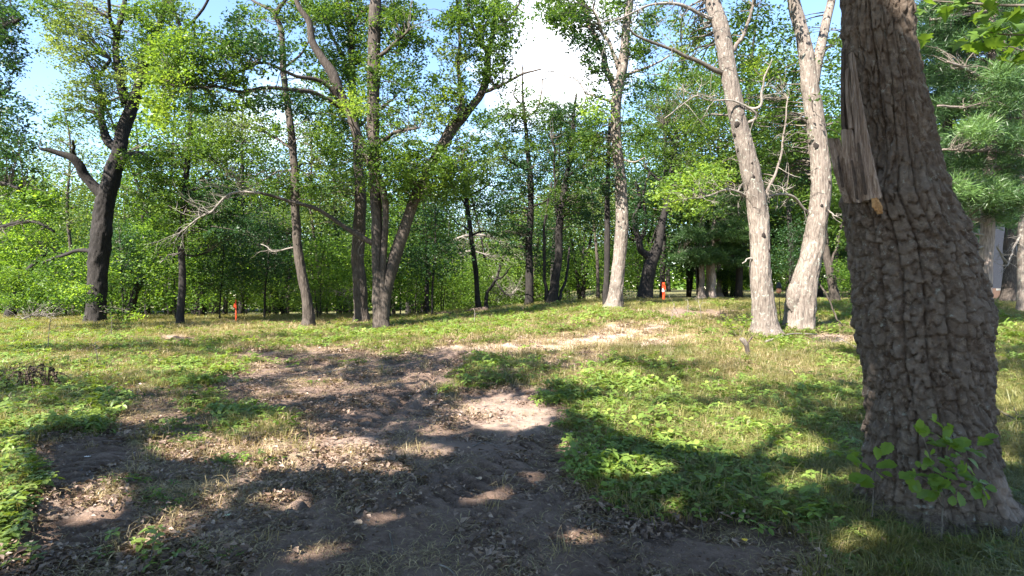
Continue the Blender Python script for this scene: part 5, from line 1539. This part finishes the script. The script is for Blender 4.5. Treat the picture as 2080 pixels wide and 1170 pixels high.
# ------------------------------------------------------------------ labels of the wood
LAND.sort()
buckets = {}
for row in PL:
    o, px, y, kw, where = row
    xs_ = [l[0] for l in LAND]
    i = int(np.searchsorted(xs_, px))
    if i == 0: loc = f'left of {LAND[0][1]}'
    elif i == len(LAND): loc = f'right of {LAND[-1][1]}'
    else:
        A_, B_ = LAND[i - 1], LAND[i]
        loc = f'just right of {A_[1]}' if px - A_[0] < B_[0] - px else f'just left of {B_[1]}'
    buckets.setdefault((kw, where, loc), []).append((px, o))
ordw = ['first', 'second', 'third', 'fourth', 'fifth', 'sixth', 'seventh', 'eighth']
for (kw, where, loc), rows_ in buckets.items():
    rows_.sort(key=lambda t: t[0])
    short = where.replace('in the ', '').replace('at the ', '')
    for i, (px, o) in enumerate(rows_):
        lb = f'{kw} {where}, {loc}'
        if len(rows_) > 1: lb = f'{ordw[i]} {lb}'
        if len(lb.split()) > 16: lb = lb.replace('undergrowth', 'brush').replace(' of the far wood', ' of far wood').replace(' of the ', ' of ').replace('just ', '')
        wl = lb.split()
        if len(wl) > 16:
            lb = ' '.join(w_ for w_ in wl if w_ not in ('the', 'a', 'full', 'upright', 'broadleaf'))
            if len(lb.split()) > 16: lb = lb.replace('many-stemmed maple', 'maple').replace(' tall', '').replace(' standing', '').replace('bare forked', 'forked').replace(' deeper', '')
        o['label'] = lb


# ------------------------------------------------------------------ GROUND COVER
def blades(n, ln, wid, spread, seed, lean=.5, tlo=.2, thi=.9):
    r = np.random.default_rng(seed)
    a = r.uniform(0, 6.28, n); L_ = ln * r.uniform(.5, 1.2, n)
    b0 = np.stack([np.cos(a), np.sin(a), a * 0], 1) * (r.uniform(0, 1, n) ** .7 * spread)[:, None]
    a2 = a + r.normal(size=n) * .8
    d = np.stack([np.cos(a2), np.sin(a2), a * 0], 1)
    ln_ = (lean * r.uniform(.4, 1.5, n))[:, None]
    sd = np.stack([-np.sin(a2), np.cos(a2), a * 0], 1) * wid
    up = np.array([0, 0, 1.0])
    m1 = b0 + d * L_[:, None] * ln_ * .35 + up * L_[:, None] * .55
    tp = b0 + d * L_[:, None] * ln_ * 1.1 + up * L_[:, None] * (.85 - .3 * ln_)
    b0 = b0 - up * .02
    v = np.stack([b0 - sd, b0 + sd, m1 + sd * .8, m1 - sd * .8, tp], 1).reshape(-1, 3)
    k = np.arange(n)[:, None] * 5
    q = k + np.array([[0, 1, 2, 3]]); t_ = k + np.array([[3, 2, 4]])
    tt = r.uniform(tlo, thi, n)
    return v, [q, t_], np.concatenate([tt, tt])


def trifoil(n, h, spread, leaf, seed):
    """low plants: thin stems ending in three toothed leaves"""
    r = np.random.default_rng(seed)
    V, T_, Tn = [], [], []
    nv = 0
    for i in range(n):
        a = r.uniform(0, 6.28); rr = r.uniform(0, 1) ** .6 * spread
        base = np.array([math.cos(a) * rr * .5, math.sin(a) * rr * .5, -.01])
        top = np.array([math.cos(a) * rr, math.sin(a) * rr, h * r.uniform(.5, 1.15)])
        s_ = .0022
        V += [base + [s_, 0, 0], base - [s_, 0, 0], top]; T_.append([nv, nv + 1, nv + 2]); Tn.append(.3); nv += 3
        tl = r.normal(size=2) * .25
        a0 = r.uniform(0, 6.28); tint = np.clip(r.normal(.5, .22), 0, 1)
        for j in range(3):
            b_ = a0 + j * 2.1 + r.normal() * .15
            u = np.array([math.cos(b_), math.sin(b_), -.12 + tl[0] * math.cos(b_) + tl[1] * math.sin(b_)])
            w_ = np.array([-math.sin(b_), math.cos(b_), 0])
            sz = leaf * r.uniform(.75, 1.2)
            z = np.array([0, 0, 1.0])
            pts = [top, top + u * sz * .35 + w_ * sz * .30 + z * sz * .08, top + u * sz * .75 + w_ * sz * .27 + z * sz * .05, top + u * sz * 1.05 - z * sz * .06,
                   top + u * sz * .75 - w_ * sz * .27 + z * sz * .05, top + u * sz * .35 - w_ * sz * .30 + z * sz * .08, top + u * sz * .55 - z * sz * .02]
            V += pts
            for e in range(6):
                T_.append([nv + 6, nv + e, nv + (e + 1) % 6]); Tn.append(tint)
            nv += 7
    return np.array(V), np.array(T_), np.array(Tn)


def scatter(name, proto, pts, rz, tilt, scl, label, kindcat='stuff'):
    me = bpy.data.meshes.new(name)
    me.vertices.add(len(pts)); me.vertices.foreach_set('co', np.asarray(pts, np.float32).ravel())
    a = me.attributes.new('rot', 'FLOAT_VECTOR', 'POINT'); a.data.foreach_set('vector', np.stack([tilt[:, 0], tilt[:, 1], rz], 1).astype(np.float32).ravel())
    a = me.attributes.new('scl', 'FLOAT', 'POINT'); a.data.foreach_set('value', scl.astype(np.float32))
    ob = bpy.data.objects.new(name, me); COL.objects.link(ob)
    tag(ob, label, None, kind='stuff')
    ng = bpy.data.node_groups.new(name, 'GeometryNodeTree')
    ng.interface.new_socket('Geometry', in_out='INPUT', socket_type='NodeSocketGeometry')
    ng.interface.new_socket('Geometry', in_out='OUTPUT', socket_type='NodeSocketGeometry')
    nn = ng.nodes.new
    gi, go, iop, oi = nn('NodeGroupInput'), nn('NodeGroupOutput'), nn('GeometryNodeInstanceOnPoints'), nn('GeometryNodeObjectInfo')
    oi.inputs['Object'].default_value = proto
    oi.transform_space = 'ORIGINAL'
    ra, sa = nn('GeometryNodeInputNamedAttribute'), nn('GeometryNodeInputNamedAttribute')
    ra.data_type = 'FLOAT_VECTOR'; ra.inputs['Name'].default_value = 'rot'
    sa.data_type = 'FLOAT'; sa.inputs['Name'].default_value = 'scl'
    e2r = nn('FunctionNodeEulerToRotation')
    lk = ng.links.new
    lk(gi.outputs[0], iop.inputs['Points']); lk(oi.outputs['Geometry'], iop.inputs['Instance'])
    lk(ra.outputs['Attribute'], e2r.inputs[0]); lk(e2r.outputs[0], iop.inputs['Rotation'])
    lk(sa.outputs['Attribute'], iop.inputs['Scale'])
    lk(iop.outputs[0], go.inputs[0])
    md = ob.modifiers.new('scatter', 'NODES'); md.node_group = ng
    return ob


def sample(n, ymin, ymax, seed, logf=.7, margin=.12):
    r = np.random.default_rng(seed)
    k = int(n * logf)
    y = np.concatenate([np.exp(r.uniform(math.log(ymin), math.log(ymax), k)), np.sqrt(r.uniform(ymin ** 2, ymax ** 2, n - k))])
    x = r.uniform(-1, 1, n) * ((HX / F) * y * (1 + margin) + 1.0)
    return x, y, r


def lay(name, protos, n, ymin, ymax, seed, dens, label, s0=1.0, grow=.0, tl=.15, logf=.7, zoff=0.0):
    x, y, r = sample(n, ymin, ymax, seed, logf)
    z, d, dr, cv = fine(x, y)
    p = dens(d, dr, cv, x, y, r)
    # nothing inside the near oak's foot
    p = p * (((x - 2.97) ** 2 + (y - 4.3) ** 2) > .50 ** 2)
    keep = r.uniform(size=n) < p
    x, y, z = x[keep], y[keep], z[keep]
    which = r.integers(0, len(protos), len(x))
    for i, pr in enumerate(protos):
        s = which == i
        m_ = s.sum()
        if not m_: continue
        sc_ = s0 * r.uniform(.6, 1.35, m_) * (1 + grow * y[s])
        scatter(name, pr, np.stack([x[s], y[s], z[s] + zoff], 1), r.uniform(0, 6.28, m_), r.normal(size=(m_, 2)) * tl, sc_, label)
    print(name, len(x))


def proto(name, v, f_, m_, tt, loc, label, cat, group):
    ob = mesh_np(name, v, f_, m_, None, {'tint': ('FACE', tt)})
    q = G(*loc); q[2] = float(fine(np.array([q[0]]), np.array([q[1]]))[0][0])
    ob.location = q
    return tag(ob, label, cat, group)


TG = 'tufts and low plants of the woodland floor'
g1 = proto('grass_tuft', *[blades(26, .10, .0022, .08, 1, .9)[i] for i in (0, 1)], M['grass'], blades(26, .10, .0022, .08, 1, .9)[2], (1660, 1085), 'short green grass tuft left of the near oak foot', 'grass tuft', TG)
bl = blades(40, .22, .0022, .08, 2, 1.3, .2, .8)
g2 = proto('grass_tuft', bl[0], bl[1], M['grass'], bl[2], (1700, 1120), 'long drooping grass tuft at the foot of the near oak', 'grass tuft', TG)
bl = blades(22, .11, .0022, .09, 3, 1.1, .1, .9)
g3 = proto('grass_tuft', bl[0], bl[1], M['straw'], bl[2], (1180, 855), 'dry straw-coloured grass tuft beside the sunny soil patch', 'grass tuft', TG)
tf = trifoil(11, .065, .13, .040, 4)
c1 = proto('low_plant', tf[0], tf[1], M['cover'], tf[2], (1330, 985), 'bright three-leaved plant at the edge of the bare soil', 'plant', TG)
tf = trifoil(6, .10, .11, .055, 5)
c2 = proto('low_plant', tf[0], tf[1], M['cover'], tf[2], (1540, 1075), 'larger three-leaved plant between the bare soil and the near oak', 'plant', TG)
# flat creeping leaves mixed with litter
r = np.random.default_rng(8)
cc = np.stack([r.normal(size=26) * .07, r.normal(size=26) * .07, np.abs(r.normal(size=26)) * .012 + .008], 1)
v, f_, tt = leaves(cc, .05, r.uniform(0, 1, 26), up=1.2, r=r)
l1 = proto('leaf_cluster', v, f_, M['litter'], tt, (600, 925), 'small cluster of dry brown leaves on the sunny strip of soil', 'leaves', TG)
cc = np.stack([r.normal(size=5) * .10, r.normal(size=5) * .10, np.abs(r.normal(size=5)) * .01 + .008], 1)
v, f_, tt = leaves(cc, .06, r.uniform(0.2, 1, 5), up=1.5, r=r)
l2 = proto('leaf_cluster', v, f_, M['litter'], tt, (880, 985), 'few scattered dead leaves on the dark bare soil', 'leaves', TG)
# fine straw bits
r = np.random.default_rng(9)
n = 40
cc = np.stack([r.normal(size=n) * .10, r.normal(size=n) * .10, np.abs(r.normal(size=n)) * .010 + .006], 1)
v, f_, tt = leaves(cc, .07, r.uniform(0, 1, n), up=1.6, aspect=.06, r=r)
l3 = proto('straw_scatter', v, f_, M['straw'], tt, (700, 1010), 'scatter of dry grass bits pressed into the soil', 'straw', TG)

r = np.random.default_rng(19)
n = 46
cc = np.stack([r.normal(size=n) * .12, r.normal(size=n) * .12, np.abs(r.normal(size=n)) * .006 + .004], 1)
v, f_, tt = leaves(cc, .022, r.uniform(0, .7, n), up=.8, aspect=.7, r=r)
l4 = proto('bark_crumbs', v, f_, M['litter'], tt, (1100, 1100), 'sprinkle of dark crumbs and bark bits on the soil at the bottom', 'crumbs', TG)
tf = trifoil(16, .035, .14, .026, 6)
c3 = proto('low_plant', tf[0], tf[1], M['under'], tf[2], (700, 690), 'tiny dark-leaved creeping plant in front of the furrowed trunk', 'plant', TG)
noise_b = lambda x, y, s: .5 + .5 * vnoise(x * 1.4, y * 1.4, seed=s)
lay('grass', [g1], 52000, 1.9, 34, 101, lambda d, dr, cv, x, y, r: (1 - sstep(.15, .5, d)) * (.5 + .6 * noise_b(x, y, 1)) * (1 - .72 * dr), 'short green grass growing thinly over the woodland floor', 1.0, .045)
lay('grass', [g2], 12000, 1.9, 14, 102, lambda d, dr, cv, x, y, r: (1 - sstep(.15, .45, d)) * sstep(.5, 2.6, x) * (.25 + .75 * noise_b(x, y, 2)) * .8, 'long fine drooping grass around the near oak', .85, .02)
lay('dry_grass', [g3], 46000, 1.9, 32, 103, lambda d, dr, cv, x, y, r: np.clip(.10 + .8 * dr, 0, 1) * (1 - (.97 - .45 * sstep(9, 13, y)) * sstep(.35, .8, d)) * (.4 + .8 * noise_b(x, y, 3)), 'dry straw-coloured grass on the sunny floor', .95, .04)
lay('ground_cover', [c1], 40000, 1.9, 30, 104, lambda d, dr, cv, x, y, r: np.clip(cv * 1.0 + .08 * (d < .3), 0, 1) * (.25 + .9 * sstep(.3, .7, noise_b(x, y, 4))), 'low three-leaved ground cover in green patches', 1.0, .03, .2)
lay('ground_cover', [c2], 5500, 2.0, 22, 105, lambda d, dr, cv, x, y, r: cv * .75 * sstep(.3, .7, noise_b(x, y, 5)), 'taller three-leaved ground cover among the grass', 1.0, .03, .2)
lay('leaf_litter', [l1], 30000, 1.8, 26, 106, lambda d, dr, cv, x, y, r: (.26 + .12 * (x < 1) + .45 * dr + .25 * (d > .2) * (d < .8)) * noise_b(x, y, 6) * 1.1 * (1 - .93 * sstep(.75, .95, d)), 'brown leaf litter strewn over soil and grass', .9, .02, .1)
lay('leaf_litter', [l2], 6000, 1.8, 16, 107, lambda d, dr, cv, x, y, r: .30 * (1 - .6 * sstep(.7, .95, d)), 'scattered single dead leaves', .9, .01, .1)
lay('straw_litter', [l3], 17000, 1.8, 18, 108, lambda d, dr, cv, x, y, r: sstep(.1, .4, d) * (1 - .93 * sstep(.75, .95, d)) * (.2 + .9 * noise_b(x, y, 7)), 'dry grass bits and chips pressed into the torn soil', 1.0, .02, .05)


lay('ground_cover', [c3], 16000, 1.9, 26, 109, lambda d, dr, cv, x, y, r: (1 - sstep(.3, .7, d)) * .6 * sstep(.35, .7, noise_b(x, y, 9)), 'creeping small-leaved ground cover', 1.0, .03, .15)
lay('soil_crumbs', [l4], 9000, 1.8, 15, 110, lambda d, dr, cv, x, y, r: sstep(.15, .5, d) * (1 - .9 * sstep(.7, .95, d)) * (.25 + .75 * noise_b(x, y, 10)), 'dark crumbs and bark bits over the torn soil', 1.0, .02, .08)


# ------------------------------------------------------------------ leafy sprout at the foot of the near oak, and near leaves
def lobed(kind, r):
    """outline of one leaf in its own plane: x across, y along; returns verts (with a fold) and a fan"""
    if kind == 'maple':
        an = [(0, -.02), (.16, -.06), (.40, .02), (.30, .14), (.56, .30), (.36, .34), (.46, .60), (.24, .54), (.16, .70), (0, 1.0)]
    elif kind == 'oak':
        an = [(0, 0), (.07, .10), (.16, .18), (.10, .28), (.28, .38), (.17, .50), (.34, .62), (.20, .72), (.22, .88), (0, 1.0)]
    else:
        an = [(0, 0), (.10, .06), (.17, .17), (.27, .20), (.27, .33), (.38, .38), (.35, .52), (.42, .62), (.32, .72), (.30, .84), (.16, .88), (0, 1.0)]
    R_ = [(x, y) for x, y in an]
    L_ = [(-x, y) for x, y in an[-2:0:-1]]
    pts = R_ + L_
    v = [(x, y, abs(x) * .28 - .14 * y * y) for x, y in pts]
    v.append((0, .42, -.02))
    c = len(v) - 1
    f_ = [[c, i, (i + 1) % c] for i in range(c)]
    return np.array(v), np.array(f_)


def leaf_obj(parent, kind, pos, size, dirv, nrm, m_, tint, shared):
    if kind not in shared:
        v, f_ = lobed(kind, rng)
        ob = mesh_np('leaf', v, f_, m_, None, {'tint': ('FACE', np.full(len(f_), tint))}, smooth=True)
        shared[kind] = ob.data
    else:
        ob = bpy.data.objects.new('leaf', shared[kind]); COL.objects.link(ob)
    from mathutils import Matrix
    y = Vector(dirv).normalized(); z = Vector(nrm); z = (z - y * z.dot(y)).normalized(); x = y.cross(z)
    mt = Matrix(((x.x, y.x, z.x, pos[0]), (x.y, y.y, z.y, pos[1]), (x.z, y.z, z.z, pos[2]), (0, 0, 0, 1)))
    ob.parent = parent
    ob.matrix_parent_inverse = parent.matrix_basis.inverted()
    ob.matrix_basis = mt @ Matrix.Scale(size, 4)
    return ob


def sprout(name, label, cat, stems, lf, kind, m_, size, seed, stemw=.006, group=None):
    """stems: list of lists of (px, py, depth); lf: (px, py, depth)"""
    r = np.random.default_rng(seed)
    b0 = P(*stems[0][0])
    root = thing(name, tuple(b0), label, cat, group)
    for s_ in stems:
        L_ = smooth_line(np.array([P(*q) for q in s_]), 5)
        g = Geo(); g.tube(L_, np.linspace(stemw, stemw * .4, len(L_)), 6); g.build('stem', M['twig'], root, smooth=True)
    sh = {}
    lf = list(lf) + [(a + r.uniform(-16, 16), b_ + r.uniform(-14, 14), c_ + r.uniform(-.03, .02), dx + r.normal() * .4, dz + r.normal() * .3) for a, b_, c_, dx, dz in lf for _ in range(2 if len(lf) > 12 else 1)]
    for (a, b_, c_, dx, dz) in lf:
        pos = P(a, b_, c_)
        d = np.array([dx, r.uniform(-.5, .3), dz])
        leaf_obj(root, kind, pos, size * r.uniform(.55, 1.3), d, (r.normal() * .35, -.55 + r.normal() * .25, 1.0), m_, r.uniform(.4, .8), sh)
    return root


D0 = 3.62
sprout('oak_sprout', 'leafy green sprout growing against the foot of the near oak', 'sprout',
       [[(1912, 1098, 3.70), (1916, 1020, 3.66), (1925, 950, 3.62), (1918, 880, 3.60)], [(1918, 1000, 3.65), (1900, 960, 3.6), (1880, 900, 3.58), (1870, 875, 3.58)], [(1925, 950, 3.62), (1950, 920, 3.58), (1985, 915, 3.55)],
        [(1916, 1030, 3.66), (1880, 975, 3.6), (1845, 965, 3.58)], [(1918, 1010, 3.65), (1960, 985, 3.56), (2000, 985, 3.52)]],
       [(1866, 880, 3.56, -.2, .3), (1880, 900, 3.56, .8, -.1), (1900, 905, 3.57, .6, .1), (1922, 885, 3.58, .0, .7), (1940, 905, 3.56, .7, .4), (1955, 915, 3.55, .9, .1), (1975, 918, 3.53, .9, -.1), (1950, 935, 3.54, .3, -.4), (1930, 930, 3.56, -.6, .1),
        (1920, 955, 3.56, .7, .1), (1945, 960, 3.54, .9, .0), (1900, 950, 3.57, -.6, .2), (1850, 965, 3.56, -.8, .0), (1865, 975, 3.56, -.2, -.5), (1885, 975, 3.55, .3, -.4), (1905, 985, 3.54, .7, .1), (1925, 985, 3.53, .4, -.6), (1975, 985, 3.52, .8, -.1),
        (2000, 990, 3.50, .9, -.1), (1945, 1000, 3.50, .2, -.6), (1960, 975, 3.52, .9, .2), (1925, 915, 3.56, .1, .5), (1890, 935, 3.56, -.4, .4), (1935, 895, 3.55, -.5, .3), (1965, 930, 3.53, .5, -.5), (1985, 905, 3.53, .6, .3), (1910, 965, 3.54, -.8, -.1), (1940, 945, 3.53, -.7, .2), (1895, 1000, 3.54, -.6, -.3), (1875, 955, 3.56, .1, .6), (1990, 1000, 3.5, .2, -.6), (1915, 870, 3.58, -.5, .5)],
       'oval', M['lime'], .072, 5)
sprout('oak_sprout', 'blue-green sprout with few leaves just left of the near oak foot', 'sprout', [[(1772, 1050, 3.85), (1775, 980, 3.85), (1780, 930, 3.85)]],
       [(1775, 985, 3.82, -.8, .1), (1785, 945, 3.82, .8, .2), (1770, 955, 3.82, -.5, .3), (1760, 970, 3.80, -.9, -.1), (1790, 960, 3.82, .7, -.1), (1782, 935, 3.82, .1, .8), (1750, 940, 3.8, -.7, .3)], 'oval', M['under'], .085, 6, .004)
# separate seedlings that show singly in the foreground
sd = [(1800, 1075, 'yellow-green rounded seedling at the left foot of the near oak'), (1870, 1100, 'small yellow-green seedling right under the near oak'), (1965, 1090, 'round-leaved seedling near the right root of the oak'), (1935, 1130, 'single low seedling in front of the near oak'),
      (1715, 1155, 'tiny seedling at the bottom, left of the near oak'), (300, 1150, 'broad bright-leaved plant at the bottom left on the soil'), (1430, 1075, 'tall pale-green seedling above the torn soil edge'), (1520, 1045, 'leafy seedling where cover meets the torn soil'),
      (1235, 1005, 'pale spindly seedling on the edge of the ruts'), (1400, 870, 'bright upright seedling in the sunny cover patch'), (1350, 985, 'rosette of oval leaves among brown litter'), (60, 1135, 'low leafy plant in the bottom left corner'),
      (1560, 800, 'upright seedling behind the sunny cover patch'), (1705, 905, 'blue-green seedling left of the near oak'), (205, 740, 'pale plant in the sunny left grass'), (285, 690, 'whitish-green plant on the left meadow'),
      (1465, 640, 'leafy bright shrublet before the nearer pale trunk'), (1500, 690, 'bright yellow-green shrublet left of the nearer pale trunk'), (1760, 690, 'green shrublet just left of the near oak')]
for i, (a, b_, lb) in enumerate(sd):
    q = G(a, b_); q[2] = float(fine(np.array([q[0]]), np.array([q[1]]))[0][0])
    r = np.random.default_rng(200 + i)
    root = thing('seedling', tuple(q), lb, 'seedling', 'single seedlings on the floor')
    big = 'shrublet' in lb
    hh_ = (.10 + .1 * r.uniform()) if not big else .55
    if 'round' in lb or 'tiny' in lb or 'single' in lb or 'small' in lb: hh_ *= .4
    ns = 1 if not big else 7
    sh = {}
    for s_ in range(ns):
        an = r.uniform(0, 6.28)
        tp = q + np.array([math.cos(an) * .15 * hh_ * (4 if big else 1), math.sin(an) * .15 * hh_ * 3, hh_ * r.uniform(.7, 1.1)])
        L_ = smooth_line(np.array([q - [0, 0, .02], (q + tp) / 2 + [0, 0, .1 * hh_], tp]), 4)
        g = Geo(); g.tube(L_, np.linspace(.004, .002, len(L_)), 5); g.build('stem', M['twig'], root)
        nl = 7 if not big else 9
        for j in range(nl):
            u = .45 + .55 * (j + 1) / nl
            pos = L_[int(u * (len(L_) - 1))]
            a2 = j * 2.4 + an
            leaf_obj(root, 'oval', pos, (.055 if not big else .10) * r.uniform(.8, 1.3), (math.cos(a2), math.sin(a2), .15), (r.normal() * .2, r.normal() * .2, 1), M['cover' if not ('pale' in lb or 'yellow' in lb) else 'lime'], r.uniform(.5, .9), sh)

# overhanging maple spray, top right, from a maple standing outside the view
mx_, my_ = 6.6, 3.4
mt_ = thing('maple_tree', (mx_, my_, float(gz(mx_, my_))), 'young maple reaching a bright lobed-leaf bough in over the top right corner', 'tree')
g = Geo(); pts = np.array([[mx_, my_, -.1], [mx_ - .05, my_, 1.5], [mx_ + .05, my_ + .1, 3.0], [mx_ - .1, my_ + .1, 4.6], [mx_ - .2, my_, 6.0]])
g.tube(smooth_line(pts, 6), np.linspace(.10, .03, 25), 10, .1, 3); g.build('trunk', M['bark_mid'], mt_, smooth=True)
r = np.random.default_rng(17)
sh = {}
for bi, (sp, nl) in enumerate((([(2600, -60, 4.4), (2300, -20, 4.5), (2100, 10, 4.6), (1950, 5, 4.8), (1870, 0, 4.9)], 34), ([(2300, -10, 4.5), (2150, 60, 4.4), (2040, 70, 4.4), (1985, 55, 4.5)], 30), ([(2200, 0, 4.5), (2100, 95, 4.3), (2050, 95, 4.3)], 12))):
    L_ = smooth_line(np.array([P(*q) for q in sp]), 8)
    if bi == 0:
        L_ = np.vstack([[mx_, my_ + .05, 3.6], [(mx_ + L_[0][0]) / 2, my_ + .3, 3.8], L_])
    g = Geo(); g.tube(L_, np.linspace(.022 if bi == 0 else .010, .004, len(L_)), 6); g.build('bough', M['twig'], mt_, smooth=True)
    for j in range(nl):
        u = r.uniform(.3, 1.0)
        pos = L_[int(u * (len(L_) - 1))] + np.array([r.normal() * .10, r.normal() * .12, r.normal() * .05 - .01])
        a2 = r.uniform(0, 6.28)
        leaf_obj(mt_, 'maple', pos, .15 * r.uniform(.75, 1.2), (math.cos(a2), math.sin(a2) * .6, -.35 + r.normal() * .15), (r.normal() * .35, r.normal() * .35, 1), M['lime'], .45, sh)

# single fallen leaves that show pale in the photograph
fl = [(822, 797, .07, 'white curled leaf on the long tyre track'), (1690, 1072, .09, 'pinkish curled leaf in the grass left of the near oak'), (1512, 1091, .05, 'yellow leaf on the edge of the torn soil'), (465, 1040, .07, 'pale green leaf on the soil, lower left'),
      (973, 970, .07, 'tan oak leaf lying on the tyre ridges'), (178, 924, .06, 'small white leaf in the left pit'), (112, 1076, .09, 'bright white chip at the left soil edge'), (1740, 958, .06, 'orange leaf at the left side of the near oak'),
      (727, 1060, .08, 'curled brown leaf on the lower soil'), (810, 998, .06, 'pale green fragment on the soil, middle'), (1215, 962, .05, 'rust-coloured leaf at the edge of the ruts'), (590, 925, .12, 'large curled tan leaf on the sunny strip')]
for i, (a, b_, sz, lb) in enumerate(fl):
    q = G(a, b_); q[2] = float(fine(np.array([q[0]]), np.array([q[1]]))[0][0]) + .02
    v, f_ = lobed('oak' if i % 2 else 'oval', rng)
    an = i * 1.7
    v = v * sz; v[:, 1] -= sz * .5
    v[:, 2] = np.abs(v[:, 0]) * .6 + .5 * v[:, 1] ** 2 / sz
    x_, y_ = v[:, 0] * math.cos(an) - v[:, 1] * math.sin(an), v[:, 0] * math.sin(an) + v[:, 1] * math.cos(an)
    col = (.75, .70, .66) if 'white' in lb else (.55, .40, .34) if 'pink' in lb else (.75, .50, .06) if 'yellow' in lb else (.40, .46, .30) if 'green' in lb else (.55, .22, .06) if 'orange' in lb or 'rust' in lb else (.42, .30, .20)
    ob = mesh_np('fallen_leaf', np.stack([x_, y_, v[:, 2]], 1), f_, flat_mat('leaf_' + lb.split()[0], col, .7, .2, 40), smooth=True)
    ob.location = q
    tag(ob, lb, 'leaf', 'single pale leaves on the floor')

tot = sum(len(me.loops) - 2 * len(me.polygons) for me in bpy.data.meshes)
print('unique tris', tot, 'objects', len(bpy.data.objects), 'hero leaves', LEAFN)
